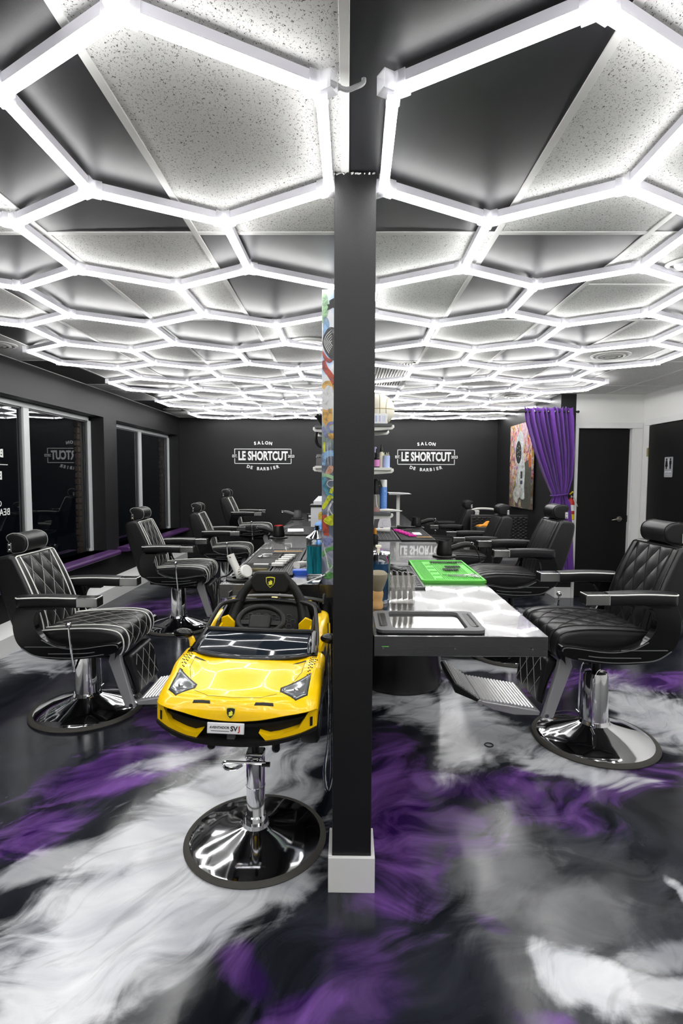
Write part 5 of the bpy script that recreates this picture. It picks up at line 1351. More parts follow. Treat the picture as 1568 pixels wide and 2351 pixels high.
# ---- mats
def mat_tray(x0, y0, x1, y1, label, m='plastic_matte', rib=None, hx=False, h=0.010):
    t = thing('tool_mat', label, 'mat', ((x0 + x1) / 2, (y0 + y1) / 2, Z), group='silicone tool mats')
    w_, l_ = (x1 - x0) / 2, (y1 - y0) / 2
    MB().prism(rrect(-w_, -l_, w_, l_, 0.01), 'z', 0, h * 0.6).build('sheet', m, t, smooth=False)
    rim = MB()
    for lo, hi in (((-w_, -l_), (w_, -l_ + 0.012)), ((-w_, l_ - 0.012), (w_, l_)), ((-w_, -l_), (-w_ + 0.012, l_)), ((w_ - 0.012, -l_), (w_, l_))): rim.lohi((*lo, 0), (*hi, h))
    rim.build('rim', m, t, smooth=False, bevel=0.002)
    if rib:
        r_ = MB(); a0, a1, n = rib
        for k in range(n):
            x = -w_ + 2 * w_ * (a0 + (a1 - a0) * (k + 0.5) / n)
            r_.lohi((x - 0.0022, -l_ + 0.02, h * 0.6), (x + 0.0022, l_ - 0.02, h * 0.6 + 0.003))
        r_.build('ribs', m, t, smooth=False)
    if hx:
        r_ = MB()
        for i in range(int(2 * w_ / 0.03)):
            for j in range(int(2 * l_ / 0.052)):
                x, y = -w_ + 0.025 + 0.03 * i, -l_ + 0.035 + 0.052 * j + (0.026 if i % 2 else 0)
                if x < w_ - 0.02 and y < l_ - 0.03: r_.tube([(x + 0.014 * math.cos(a), y + 0.022 * math.sin(a), h * 0.6 + 0.001) for a in [PI / 3 * k + PI / 6 for k in range(6)]], 0.0018, 4, closed=True)
        r_.build('honeycomb', 'plastic_grey', t, smooth=False)
    return t
gm = mat_tray(0.404, 2.885, 0.742, 3.505, 'bright green silicone tool mat on the right worktop', 'green_mat', (0.38, 0.86, 16), h=0.016)
r_ = MB()
for k in range(9): r_.lohi((-0.155 + 0.0075 * k, -0.29, 0.0096), (-0.152 + 0.0075 * k, 0.29, 0.013))
for k in range(5): r_.lohi((-0.085, -0.26 + 0.105 * k, 0.0096), (-0.045, -0.25 + 0.105 * k, 0.013))
r_.lohi((-0.03, -0.15, 0.0096), (0.15, -0.135, 0.017))
r_.build('ribs', 'green_mat', gm, smooth=False)
mat_tray(0.165, 2.72, 0.395, 3.32, 'dark grey honeycomb mat behind the clear comb box', 'plastic_grey', hx=True)
mat_tray(0.492, 4.82, 0.775, 5.74, 'black ribbed tool mat with pink clips on the right worktop', 'plastic_matte', (0.05, 0.95, 26))
mat_tray(0.170, 4.82, 0.455, 5.52, 'grey dotted mat under the white trimmer on the right worktop', 'plastic_grey', hx=True)
mat_tray(-0.655, 3.06, -0.462, 4.02, 'black ribbed tool mat with a glass plate on the left worktop', 'plastic_matte', (0.10, 0.9, 24))
mat_tray(-0.450, 3.06, -0.310, 4.10, 'narrow black grooved mat with white clips on the left worktop', 'plastic_matte', (0.05, 0.95, 9))
mat_tray(-0.625, 5.20, -0.345, 5.95, 'black ribbed tool mat further along the left worktop', 'plastic_matte', (0.05, 0.95, 22))

# ---- grooming tray at the front
t = thing('grooming_tray', 'black tray with a polished metal recess at the front of the right worktop', 'tray', (0.305, 2.055, Z))
w_, l_ = 0.198, 0.135
pan = MB().prism(rrect(-w_, -l_, w_, l_, 0.03, 5), 'z', 0, 0.004).build('base', 'plastic_black', t, smooth=False)
fr = MB(); o_ = rrect(-w_, -l_, w_, l_, 0.03, 5); i_ = rrect(-0.138, -0.112, 0.138, 0.112, 0.022, 5); n = len(o_)
vs = [(x, y, 0.003) for x, y in o_] + [(x, y, 0.014) for x, y in o_] + [(x, y, 0.016) for x, y in i_] + [(x, y, 0.005) for x, y in i_]
fs = [(k * n + i, k * n + (i + 1) % n, (k + 1) * n + (i + 1) % n, (k + 1) * n + i) for k in range(3) for i in range(n)]
fr.add(vs, fs).build('frame', 'plastic_grey', t, ang=35)
MB().prism(rrect(-0.136, -0.110, 0.136, 0.110, 0.020, 5), 'z', 0.0045, 0.0055).build('polished_recess', 'tray_mirror', t, smooth=False)
for s in (-1, 1):
    sl_ = MB().prism(rrect(s * 0.168 - 0.015, -0.09, s * 0.168 + 0.015, 0.09, 0.012), 'z', 0.0140, 0.0163).build('side_slot', 'plastic_black', t, smooth=False)
    b_ = MB()
    for k in range(11): b_.sphere((s * 0.176, -0.08 + 0.016 * k, 0.0165), 0.0035, 8, 5)
    b_.build('grip_beads', 'plastic_grey', sl_)

# ---- shaving brush, jars, comb box
t = thing('neck_brush', 'shaving brush with a turned wooden handle beside the post', 'brush', (0.132, 2.29, Z))
MB().lathe([(0, 0), (0.020, 0), (0.0235, 0.006), (0.023, 0.022), (0.019, 0.034), (0.022, 0.050), (0.0235, 0.066), (0.021, 0.076), (0, 0.078)], 28).build('handle', 'wood', t)
br_ = MB().lathe([(0.0185, 0.074), (0.024, 0.090), (0.034, 0.115), (0.041, 0.136), (0.040, 0.150), (0.028, 0.160), (0, 0.164)], 40).build('bristles', 'bristle', t)
hb = MB()
for k in range(90):
    a = random.uniform(0, 2 * PI); q = random.uniform(0.5, 1.0)
    hb.tube([(0.02 * q * math.cos(a), 0.02 * q * math.sin(a), 0.076), (0.034 * q * math.cos(a), 0.034 * q * math.sin(a), 0.115), (0.043 * q * math.cos(a), 0.043 * q * math.sin(a), 0.150 + 0.014 * (1 - q))], 0.0007, 3)
hb.build('hairs', 'bristle', br_, fix=False)['kind'] = 'stuff'
def jar(x, y, r, h, level, liq, lid, label, ribs=0):
    t = thing('disinfectant_jar', label, 'jar', (x, y, Z), group='disinfectant jars')
    def rr(a): return r * (1 + (0.018 * math.cos(ribs * a) if ribs else 0))
    o = MB().lathe([(0, 0), (r * 0.94, 0), (r, 0.006), (r * 0.98, 0.02), (r, 0.03), (r, h), (r * 1.05, h + 0.004), (r * 1.05, h + 0.009), (r - 0.004, h + 0.009), (r - 0.004, 0.014), (0, 0.012)], 40).build('glass_body', 'glass_thin', t)
    if ribs:
        m_ = MB(); m_.grid(120, 2, lambda u, v: (rr(2 * PI * u) * 0.93 * math.cos(2 * PI * u), rr(2 * PI * u) * 0.93 * math.sin(2 * PI * u), 0.030 + (level - 0.030) * v), closeu=True)
        m_.f.append(tuple(2 * k for k in range(119, -1, -1))); m_.f.append(tuple(2 * k + 1 for k in range(120)))
        m_.build('blue_liquid', liq, t, ang=80)
    else: MB().lathe([(0, 0.016), (r - 0.0065, 0.016), (r - 0.0065, level), (0, level)], 40).build('blue_liquid', liq, t)
    MB().cyl((0, 0, 0.02), (0, 0, h + 0.02), 0.0022, n=8).build('lift_rod', 'chrome', t)
    if lid == 'cone':
        l = MB().lathe([(r * 1.06, h + 0.010), (r * 1.07, h + 0.014), (r * 0.55, h + 0.034), (0.012, h + 0.052), (0, h + 0.052)], 36).build('lid', 'chrome', t, ang=20)
        MB().lathe([(0, h + 0.05), (0.009, h + 0.052), (0.011, h + 0.074), (0.013, h + 0.078), (0, h + 0.078)], 16).build('knob', 'plastic_black', l)
    else:
        l = MB().lathe([(r * 1.06, h + 0.006), (r * 1.07, h + 0.012), (r * 0.98, h + 0.018), (0.012, h + 0.022), (0, h + 0.022)], 36).build('lid', 'chrome', t, ang=25)
        MB().lathe([(0, h + 0.02), (0.006, h + 0.022), (0.006, h + 0.034), (0.013, h + 0.038), (0.013, h + 0.046), (0, h + 0.048)], 16).build('knob', 'cream', l)
    return t
jar(-0.168, 2.985, 0.058, 0.212, 0.182, 'liquid_streak', 'cone', 'ribbed glass jar of teal disinfectant left of the graffiti board', 40)
jar(0.140, 2.415, 0.052, 0.208, 0.176, 'liquid_navy', 'flat', 'smooth glass jar of dark blue disinfectant behind the shaving brush')
t = thing('comb_box', 'clear open box of black clipper combs on the right worktop', 'box', (0.250, 2.43, Z))
bx = MB(); W_, L_, H_ = 0.052, 0.045, 0.125
for lo, hi in (((-W_, -L_, 0), (W_, L_, 0.002)), ((-W_, -L_, 0), (-W_ + 0.002, L_, H_)), ((W_ - 0.002, -L_, 0), (W_, L_, H_)), ((-W_, -L_, 0), (W_, -L_ + 0.002, H_)), ((-W_, L_ - 0.002, 0), (W_, L_, H_))): bx.lohi(lo, hi)
bx.build('acrylic_box', 'clear_box', t, smooth=False)
sh = MB()
for x in (-0.022, 0.004, 0.028): sh.lohi((x, -L_ + 0.002, 0.085), (x + 0.003, L_ - 0.002, H_ + 0.002))
sh.build('divider', 'clear_box', t, smooth=False)
for k in range(4):
    x = -0.038 + 0.025 * k
    MB().prism([(x - 0.008, 0.145 - 0.004 * k), (x + 0.006, 0.140 - 0.004 * k), (x + 0.012, 0.095), (x + 0.006, 0.045 + 0.01 * (k % 2)), (x - 0.004, 0.09)], 'y', -0.03 + 0.004 * k, -0.012 + 0.004 * k).build('clipper_comb', 'plastic_black', t, smooth=False)
    MB().prism([(x - 0.006, 0.05), (x + 0.006, 0.055), (x + 0.012, 0.012), (x - 0.008, 0.006)], 'y', 0.0, 0.018).build('clipper_comb', 'plastic_matte', t, smooth=False)
def clipper(x, y, z, rz, label, m='plastic_black', s=1.0, head='plastic_matte'):
    t = thing('hair_clipper', label, 'hair clipper', (x, y, z), rz)
    f = lambda u, v: (s * (-0.075 + 0.15 * u), s * (0.024 - 0.006 * abs(u - 0.3)) * math.copysign(abs(math.cos(2 * PI * v)) ** 0.7, math.cos(2 * PI * v)), s * (0.022 + (0.019 - 0.010 * u) * math.copysign(abs(math.sin(2 * PI * v)) ** 0.7, math.sin(2 * PI * v))))
    b = MB().grid(14, 20, f, closev=True); b.f += [tuple(range(20)), tuple(13 * 20 + k for k in range(19, -1, -1))]
    b.build('body', m, t, ang=60)
    MB().lohi((s * 0.07, -s * 0.022, s * 0.014), (s * 0.10, s * 0.022, s * 0.028)).build('blade', head, t, bevel=0.002)
    MB().lohi((-s * 0.02, -s * 0.006, s * 0.038), (s * 0.005, s * 0.006, s * 0.043)).build('switch', 'plastic_grey', t, bevel=0.001)
    return t
clipper(0.268, 3.13, Z + 0.010, R(-60), 'small black clipper lying on the honeycomb mat', 'plastic_grey', 1.0, 'plastic_black')
clipper(-0.255, 3.31, Z + 0.0005, R(55), 'white and grey clipper next to the teal jar', 'plastic_white', 1.15, 'plastic_grey')
clipper(0.330, 5.34, Z + 0.010, R(180), 'white cylindrical trimmer on the grey mat of the right worktop', 'plastic_white', 1.15)
clipper(0.600, 5.62, Z + 0.014, R(2), 'flat black trimmer at the back of the ribbed mat', 'plastic_black', 1.0)
clipper(-0.150, 3.52, Z, R(10), 'black clipper lying behind the teal jar', 'plastic_black', 1.0)
# ---- combs, scissors, clips
def comb(x, y, z, rz, l, w2, m, label, teeth=18):
    t = thing('comb', label, 'comb', (x, y, z), rz)
    MB().lohi((-l / 2, 0, 0), (l / 2, w2 * 0.4, 0.005)).build('spine', m, t, smooth=False, bevel=0.001)
    te = MB()
    for k in range(teeth): xx = -l / 2 + l * (k + 0.5) / teeth; te.lohi((xx - l / teeth * 0.28, -w2 * 0.6, 0.001), (xx + l / teeth * 0.28, 0.0, 0.004))
    te.build('teeth', m, t, smooth=False)
comb(0.632, 3.44, Z + 0.0165, 0.0, 0.20, 0.035, 'plastic_matte', 'black comb lying at the back of the green mat')
comb(0.70, 4.90, Z + 0.013, R(3), 0.13, 0.035, 'wood_comb', 'wooden comb at the front of the black ribbed mat', 12)
comb(-0.43, 3.92, Z + 0.013, R(4), 0.20, 0.028, 'wood_comb', 'amber comb at the back of the left tool mat', 20)
comb(-0.44, 3.86, Z + 0.013, R(-2), 0.19, 0.026, 'plastic_grey', 'grey comb in front of the amber comb', 20)
comb(0.610, 3.17, Z + 0.0165, R(-6), 0.09, 0.05, 'plastic_matte', 'short black fade comb in the middle of the green mat', 9)
comb(0.640, 3.27, Z + 0.0165, R(-3), 0.09, 0.04, 'plastic_matte', 'second short black fade comb on the green mat', 9)
def scissors(x, y, z, rz, label, s=1.0):
    t = thing('scissors', label, 'scissors', (x, y, z), rz)
    for sg_ in (-1, 1):
        MB().prism([(-0.10 * s, sg_ * 0.002), (0.0, sg_ * 0.008 * s), (0.01, -sg_ * 0.002), (-0.02, -sg_ * 0.003)], 'z', 0.002 + 0.001 * sg_, 0.004 + 0.001 * sg_).build('blade', 'chrome_satin', t, smooth=False)
        b = MB().tube([(0.0, sg_ * 0.003, 0.004), (0.04 * s, -sg_ * 0.008, 0.004)], 0.0028, 6)
        b.torus((0.056 * s, -sg_ * 0.014, 0.004), 0.013 * s, 0.0028, 18, 6); b.build('handle', 'chrome_satin', t)
    MB().cyl((0.002, 0, 0.001), (0.002, 0, 0.007), 0.0035, n=10).build('pivot', 'chrome', t)
scissors(0.640, 2.985, Z + 0.0165, R(4), 'steel scissors at the front of the green mat', 1.1)
scissors(0.655, 2.945, Z + 0.0165, R(-2), 'second steel scissors nearest the green mat edge', 1.0)
scissors(-0.52, 3.76, Z + 0.013, R(185), 'steel scissors on the left tool mat', 1.1)
scissors(-0.53, 3.66, Z + 0.013, R(178), 'open steel scissors nearest the glass plate', 1.1)
for k in range(6):
    t = tag(MB().prism([(-0.032, -0.010), (0.03, -0.014), (0.036, 0.004), (0.0, 0.016), (-0.034, 0.008)], 'z', 0, 0.016).build('hair_clip', 'pink', bevel=0.003), 'hot pink hair clip, %s counted from the wooden comb' % ['sixth and farthest', 'fifth', 'fourth', 'third', 'second', 'first'][k], 'hair clip', 'pink hair clips')
    t.location = (0.505 + 0.019 * k, 5.50 - 0.10 * k, Z + 0.010); t.rotation_euler = (0, 0, R(-6))
for k in range(5):
    t = tag(MB().prism([(-0.040, -0.012), (0.03, -0.020), (0.042, 0.002), (0.006, 0.020), (-0.038, 0.012)], 'z', 0, 0.020).build('hair_clip', 'plastic_white', bevel=0.004), 'white hair clip on the grooved mat, %s counted from the toy car' % ['first', 'second', 'third', 'fourth', 'fifth'][k], 'hair clip', 'white hair clips')
    t.location = (-0.425 + 0.009 * k, 3.30 + 0.09 * k, Z + 0.011); t.rotation_euler = (0, 0, R(8))
t = thing('glass_plate', 'smoked glass plate with a yellow-green edge on the left tool mat', 'plate', (-0.552, 3.24, Z + 0.010))
MB().prism(rrect(-0.080, -0.09, 0.080, 0.09, 0.015), 'z', 0.0, 0.012).build('slab', 'smoke', t, smooth=False)
MB().prism(rrect(-0.081, -0.093, 0.081, -0.088, 0.001), 'z', 0.0, 0.013).build('edge_strip', 'brass', t, smooth=False)
MB().lohi((-0.02, 0.03, 0.013), (0.07, 0.055, 0.016)).build('paper_slip', 'white_card', t, smooth=False)
tag(MB().box((-0.262, 3.085, Z + 0.014), (0.10, 0.06, 0.028)).build('blue_case', 'blue_box', bevel=0.004), 'flat bright blue case in front of the teal jar', 'case')
t = thing('lotion_packet', 'white card lying among the combs on the black ribbed mat', 'card', (0.665, 5.16, Z + 0.013)); MB().box((0, 0, 0.004), (0.07, 0.16, 0.008)).build('packet', 'white_card', t, smooth=False)
t = thing('paper_stack', 'white papers on the tool mat further along the left worktop', 'paper', (-0.52, 5.42, Z + 0.013)); MB().box((0, 0, 0.005), (0.15, 0.22, 0.010), (0, 0, 0.1)).build('sheets', 'white_card', t, smooth=False)
t = thing('nitrile_glove', 'crumpled light blue glove beside the white crest box', 'glove', (-0.285, 5.66, Z + 0.004))
gl = MB().grid(14, 12, lambda u, v: ((0.05 + 0.012 * math.sin(9 * u + 3)) * math.cos(2 * PI * u) * math.sin(PI * v) * 0.9, (0.06 + 0.015 * math.sin(7 * u)) * math.sin(2 * PI * u) * math.sin(PI * v), 0.042 + (0.034 + 0.006 * math.sin(11 * u + 5 * v)) * -math.cos(PI * v)), closeu=True); gl.build('palm', 'blue_glove', t, ang=70)
for k in range(3): MB().tube(spline([(-0.02 + 0.02 * k, -0.04, 0.03), (-0.035 + 0.022 * k, -0.07, 0.025), (-0.045 + 0.03 * k, -0.10, 0.010)], 3), 0.010, 8).build('finger', 'blue_glove', t)
# ---- white box with a black lid and crest
t = thing('crest_box', 'white box with a gold crest and white lid on the left worktop', 'box', (-0.295, 6.05, Z))
MB().lohi((-0.10, -0.10, 0), (0.12, 0.12, 0.212)).build('body', 'white_card', t, smooth=False, bevel=0.006)
MB().prism(rrect(-0.112, -0.112, 0.132, 0.132, 0.02), 'z', 0.212, 0.232).build('rim', 'plastic_black', t, bevel=0.004)
MB().add([(-0.075, -0.075, 0.232), (0.095, -0.075, 0.232), (0.095, 0.095, 0.232), (-0.075, 0.095, 0.232), (-0.075, -0.075, 0.268), (0.095, -0.075, 0.268), (0.095, 0.095, 0.268), (-0.075, 0.095, 0.268), (-0.03, -0.03, 0.315), (0.05, -0.03, 0.315), (0.05, 0.05, 0.315), (-0.03, 0.05, 0.315)],
         [(0, 1, 5, 4), (1, 2, 6, 5), (2, 3, 7, 6), (3, 0, 4, 7), (4, 5, 9, 8), (5, 6, 10, 9), (6, 7, 11, 10), (7, 4, 8, 11), (8, 9, 10, 11), (3, 2, 1, 0)]).build('lid', 'white_card', t, smooth=False)
cr_ = MB().prism(arc((0.010, 0.13), 0.034, 0, PI, 10) + [(-0.024, 0.105), (-0.020, 0.085), (0.040, 0.085), (0.044, 0.105)], 'y', -0.104, -0.1).build('crest', 'gold', t, smooth=False)
b_ = MB()
for k in range(14): b_.sphere((-0.015 + 0.05 * random.random(), -0.104, 0.09 + 0.06 * random.random()), 0.006, 6, 4)
b_.build('crest_relief', 'gold', cr_)
t = thing('clipper_stand', 'small black charging stand with a white tag at the far left worktop', 'stand', (-0.47, 7.35, Z))
MB().lohi((-0.07, -0.04, 0), (0.09, 0.05, 0.05)).build('dock', 'plastic_black', t, bevel=0.006); MB().lohi((-0.05, -0.042, 0.01), (0.03, -0.040, 0.035)).build('tag', 'white_card', t, smooth=False)
MB().prism([(-0.06, 0.05), (0.0, 0.06), (0.02, 0.16), (0.07, 0.17), (0.07, 0.05)], 'y', -0.02, 0.02).build('clipper', 'plastic_matte', t, bevel=0.004)
# ---- pedestal, glove box etc. at the back of the right worktop
t = thing('plate_stand', 'white pole stand with a thin grey top plate on the right worktop', 'stand', (0.556, 6.00, Z))
MB().lohi((-0.07, -0.06, 0), (0.05, 0.06, 0.008)).build('foot', 'plastic_black', t, smooth=False, bevel=0.002)
MB().lohi((-0.014, -0.014, 0.008), (0.020, 0.014, 0.335)).build('pole', 'plastic_white', t, smooth=False, bevel=0.002)
MB().lohi((-0.26, 0.02, 0.008), (-0.10, 0.10, 0.30)).lohi((-0.24, 0.02, 0.30), (-0.105, 0.10, 0.42)).build('black_box', 'plastic_black', t, smooth=False)
MB().prism([(-0.10, 0.335), (0.02, 0.335), (0.125, 0.343), (0.02, 0.350), (-0.10, 0.352)], 'y', -0.12, 0.12).build('plate', 'alu_cast', t, smooth=False, bevel=0.001)
t = thing('glove_box', 'white glove box with pink and blue print under the bottom shelf', 'box', (0.335, 5.60, Z))
MB().prism([(-0.20, 0), (0.10, 0), (0.108, 0.06), (0.095, 0.185), (-0.20, 0.185)], 'y', 0, 0.11).build('carton', 'white_card', t, smooth=False)
MB().prism([(-0.11, 0.13), (-0.08, 0.17), (0.05, 0.184), (0.09, 0.184), (0.09, 0.172), (-0.02, 0.165), (-0.085, 0.125)], 'y', -0.002, 0.0).build('pink_swoosh', 'pink', t, smooth=False)
MB().prism([(0.03, 0.180), (0.095, 0.184), (0.094, 0.168), (0.035, 0.166)], 'y', -0.003, -0.002).build('violet_corner', 'lilac', t, smooth=False)
MB().prism([(-0.06, 0.01), (-0.02, 0.01), (-0.015, 0.07), (0.0, 0.115), (-0.05, 0.115)], 'y', -0.003, 0.0).build('dark_panel', 'plastic_grey', t, smooth=False)
MB().tube([(0.055 + 0.03 * math.cos(a), -0.001, 0.075 + 0.03 * math.sin(a)) for a in [PI * 0.4 + PI * 1.3 * k / 12 for k in range(13)]], 0.0018, 4).build('circle_print', 'lilac', t)
t = thing('orange_bottle', 'small black bottle with an orange cap beside the post', 'bottle', (0.235, 4.62, Z))
MB().lathe([(0, 0), (0.026, 0), (0.028, 0.01), (0.028, 0.05), (0.014, 0.07), (0, 0.07)], 20).build('bottle', 'plastic_black', t); MB().lathe([(0, 0.068), (0.015, 0.068), (0.015, 0.10), (0.008, 0.115), (0, 0.115)], 16).build('cap', 'orange', t)
# ---- things on the right-hand shelves
SH = [1.8385, 1.5205, 1.1905]; SY = 4.09
t = thing('basketball', 'cream basketball with gold seams on the top right shelf', 'ball', (0.235, SY + 0.06, SH[0] + 0.118))
MB().sphere((0, 0, 0), 0.118, 40, 24).build('shell', 'ball', t)
s_ = MB(); r0 = 0.1185
s_.tube([(0, -r0 * math.cos(a), r0 * math.sin(a)) for a in [2 * PI * k / 48 for k in range(48)]], 0.0022, 6, closed=True)
s_.tube([(r0 * math.cos(a), r0 * math.sin(a), 0) for a in [2 * PI * k / 48 for k in range(48)]], 0.0022, 6, closed=True)
for sx in (-1, 1):
    P = []
    for k in range(40):
        a = 2 * PI * k / 40; x = sx * (0.042 + 0.030 * (1 - abs(math.cos(a))) * 1.6)
        y, z = -math.cos(a) * 0.10, math.sin(a) * 0.10; v = Vector((x, y, z)).normalized() * r0; P.append(v)
    s_.tube(P, 0.0022, 6, closed=True)
s_.build('seam', 'ball_seam', t)
t = thing('small_carton', 'small white carton with blue stripes in front of the basketball', 'carton', (0.225, SY - 0.095, SH[0]))
MB().lohi((-0.10, -0.03, 0), (0.062, 0.03, 0.072)).build('carton', 'white_card', t, smooth=False, bevel=0.002)
for k, (x, w3, m_) in enumerate(((-0.020, 0.012, 'blue_pale'), (0.006, 0.010, 'lilac'), (0.030, 0.003, 'blue_pale'), (0.042, 0.004, 'blue_pale'))):
    MB().prism(rrect(x - w3 / 2, 0.012, x + w3 / 2, 0.058, w3 * 0.45), 'y', -0.031, -0.030).build('stripe', m_, t, smooth=False)
def bottle(nm, x, y, z, prof, m_, label, cat='bottle', cap=None, capm='plastic_black', band=None, n=24):
    t = thing(nm, label, cat, (x, y, z)); MB().lathe(prof, n).build('body', m_, t)
    if cap: MB().lathe(cap, n).build('cap', capm, t)
    if band: MB().lathe([(band[0] - 0.0003, band[1]), (band[0], band[1]), (band[0], band[2]), (band[0] - 0.0003, band[2])], n).build('label_band', band[3], t)
    return t
bottle('dropper_bottle', 0.215, SY - 0.06, SH[1], [(0, 0), (0.020, 0), (0.022, 0.004), (0.022, 0.065), (0.010, 0.080), (0, 0.08)], 'plastic_black', 'dark dropper bottle with a pink label on the middle shelf', cap=[(0, 0.078), (0.012, 0.078), (0.012, 0.105), (0.007, 0.11), (0.006, 0.14), (0, 0.142)], band=(0.0225, 0.008, 0.058, 'pink_pale'))
bottle('violet_cap_bottle', 0.208, SY + 0.02, SH[1], [(0, 0), (0.018, 0), (0.018, 0.10), (0.010, 0.115), (0, 0.115)], 'plastic_grey', 'slim bottle with a violet cap behind the dropper bottle', cap=[(0, 0.114), (0.010, 0.114), (0.010, 0.155), (0, 0.158)], capm='lilac')
bottle('cream_bottle', 0.252, SY - 0.02, SH[1], [(0, 0), (0.017, 0), (0.018, 0.005), (0.018, 0.105), (0.008, 0.120), (0, 0.12)], 'cream', 'cream bottle with a tall black cap on the middle shelf', cap=[(0, 0.118), (0.012, 0.118), (0.011, 0.142), (0.005, 0.150), (0.005, 0.172), (0, 0.173)])
t = bottle('powder_tin', 0.288, SY - 0.04, SH[1], [(0, 0), (0.026, 0), (0.026, 0.088), (0.023, 0.088), (0.023, 0.02), (0, 0.02)], 'blue_pale', 'pale blue tin holding wooden sticks on the middle shelf', 'tin')
k_ = MB()
for k in range(9): a = k * 0.7; k_.tube([(0.008 * math.cos(a), 0.008 * math.sin(a), 0.02), (0.020 * math.cos(a), 0.020 * math.sin(a), 0.098 + 0.008 * (k % 3))], 0.002, 5)
k_.build('stick', 'cream', t)
t = thing('spray_bottle', 'clear spray bottle with a black trigger head on the bottom shelf', 'bottle', (0.212, SY - 0.05, SH[2]))
MB().lathe([(0, 0), (0.028, 0), (0.030, 0.004), (0.030, 0.120), (0.024, 0.135), (0, 0.135)], 24).build('body', 'clear_box', t)
MB().lathe([(0, 0.002), (0.0265, 0.002), (0.0265, 0.035), (0, 0.035)], 24).build('liquid', 'peach_liquid' if 'peach_liquid' in MAT else mat('peach_liquid', (0.75, 0.35, 0.30), 0.1, trans=0.6), t)
MB().lathe([(0, 0.13), (0.025, 0.13), (0.026, 0.175), (0.020, 0.20), (0.022, 0.235), (0.012, 0.245), (0, 0.245)], 20).build('trigger_head', 'plastic_black', t)
MB().prism([(0.012, 0.235), (0.034, 0.232), (0.048, 0.185), (0.040, 0.183), (0.024, 0.208)], 'y', -0.006, 0.006).build('trigger', 'plastic_black', t, smooth=False)
MB().tube([(0, 0, 0.13), (0.004, 0, 0.07), (0.016, 0, 0.01)], 0.003, 6).build('dip_tube', 'white_card', t)
bottle('spray_can', 0.272, SY + 0.01, SH[2], [(0, 0), (0.0265, 0), (0.0265, 0.180), (0.024, 0.186), (0, 0.186)], 'blue_can', 'tall blue spray can with a white cap on the bottom shelf', 'spray can', cap=[(0, 0.185), (0.0258, 0.185), (0.0258, 0.236), (0.024, 0.240), (0, 0.240)], capm='white_card')

sc_ = [o for o in bpy.data.objects if o.name.startswith('spray_can')][0]
m_ = MB()
for k in range(9): m_.lohi((0.006 - 0.001 * (k % 3), -0.0275, 0.020 + 0.013 * k), (0.016, -0.0262, 0.024 + 0.013 * k))
m_.prism([(0.006, 0.150), (0.011, 0.168), (0.016, 0.150)], 'y', -0.0275, -0.0255); m_.build('print', 'blue_pale', sc_, smooth=False)
t = thing('plastic_applicator', 'white tapered plastic applicator lying over the bottom shelf edge', 'applicator', (0.30, SY - 0.085, SH[2] + 0.013))
MB().tube(spline([(-0.06, 0.0, 0), (0.0, 0, 0.002), (0.05, -0.004, 0.0), (0.085, -0.008, -0.002), (0.105, -0.01, -0.002)], 4), [0.010, 0.012, 0.012, 0.012, 0.012, 0.011, 0.011, 0.010, 0.009, 0.008, 0.007, 0.006, 0.006, 0.005, 0.004, 0.003, 0.002], 10).build('body', 'plastic_white', t)
# ---- things on the left-hand shelves
t = thing('styling_funnel', 'black cone-shaped diffuser on the top left shelf', 'diffuser', (-0.185, SY - 0.02, 1.8205))
MB().lathe([(0, 0), (0.016, 0), (0.018, 0.02), (0.060, 0.075), (0.062, 0.082), (0.05, 0.082), (0, 0.05)], 28).build('cone', 'plastic_matte', t)
p_ = MB()
for k in range(10): a = 2 * PI * k / 10; p_.cyl((0.045 * math.cos(a), 0.045 * math.sin(a), 0.07), (0.045 * math.cos(a), 0.045 * math.sin(a), 0.094), 0.004, n=6)
p_.build('finger', 'plastic_matte', t)
t = thing('headphones', 'black headphones hanging under the top left shelf', 'headphones', (-0.185, SY - 0.06, 1.765))
MB().tube(spline([(-0.045, 0, 0.02), (-0.050, 0, -0.04), (-0.030, 0, -0.085), (0.03, 0, -0.100), (0.06, 0, -0.09)], 6), 0.011, 8).build('headband', 'plastic_black', t)
MB().cyl((0.0, -0.02, -0.075), (0.055, -0.02, -0.085), 0.034, n=20).build('ear_cup', 'plastic_black', t, bevel=0.006)
t = thing('round_container', 'dark cylindrical container on the lower left shelf', 'container', (-0.185, SY - 0.02, 1.5305))
MB().lathe([(0, 0), (0.05, 0), (0.052, 0.01), (0.050, 0.080), (0.046, 0.086), (0, 0.088)], 28).build('body', 'plastic_grey', t)
MB().lathe([(0.051, 0.06), (0.054, 0.062), (0.054, 0.066), (0.051, 0.068)], 28).build('rim', 'chrome_satin', t)

# ------------------------------------------------------------------ wicker seat with white table edge, orange cloth
t = thing('wicker_armchair', 'dark woven wicker seat against the right rear wall', 'armchair', (2.10, 7.35, 0))
def weave(nm, x0, x1, z0, z1, y, dx=0.035, dz=0.022):
    m_ = MB(); nx = int((x1 - x0) / dx); nz = int((z1 - z0) / dz)
    for j in range(nz):
        z = z0 + dz * (j + 0.5)
        pts = [(x0 + dx * i, y + 0.009 * (1 if (i + j) % 2 else -1), z) for i in range(nx + 1)]
        m_.tube(pts, 0.0085, 5)
    for i in range(nx): m_.cyl((x0 + dx * (i + 0.5), y, z0), (x0 + dx * (i + 0.5), y, z1), 0.005, n=5)
    return m_.build(nm, 'wicker', t)
weave('back_weave', -0.40, 0.35, 0.34, 0.92, 0.0); weave('side_weave', -0.40, -0.10, 0.10, 0.55, -0.45)
MB().lohi((-0.42, -0.50, 0.28), (0.36, -0.03, 0.42)).build('seat_cushion', 'plastic_grey', t, bevel=0.03, seg=3)
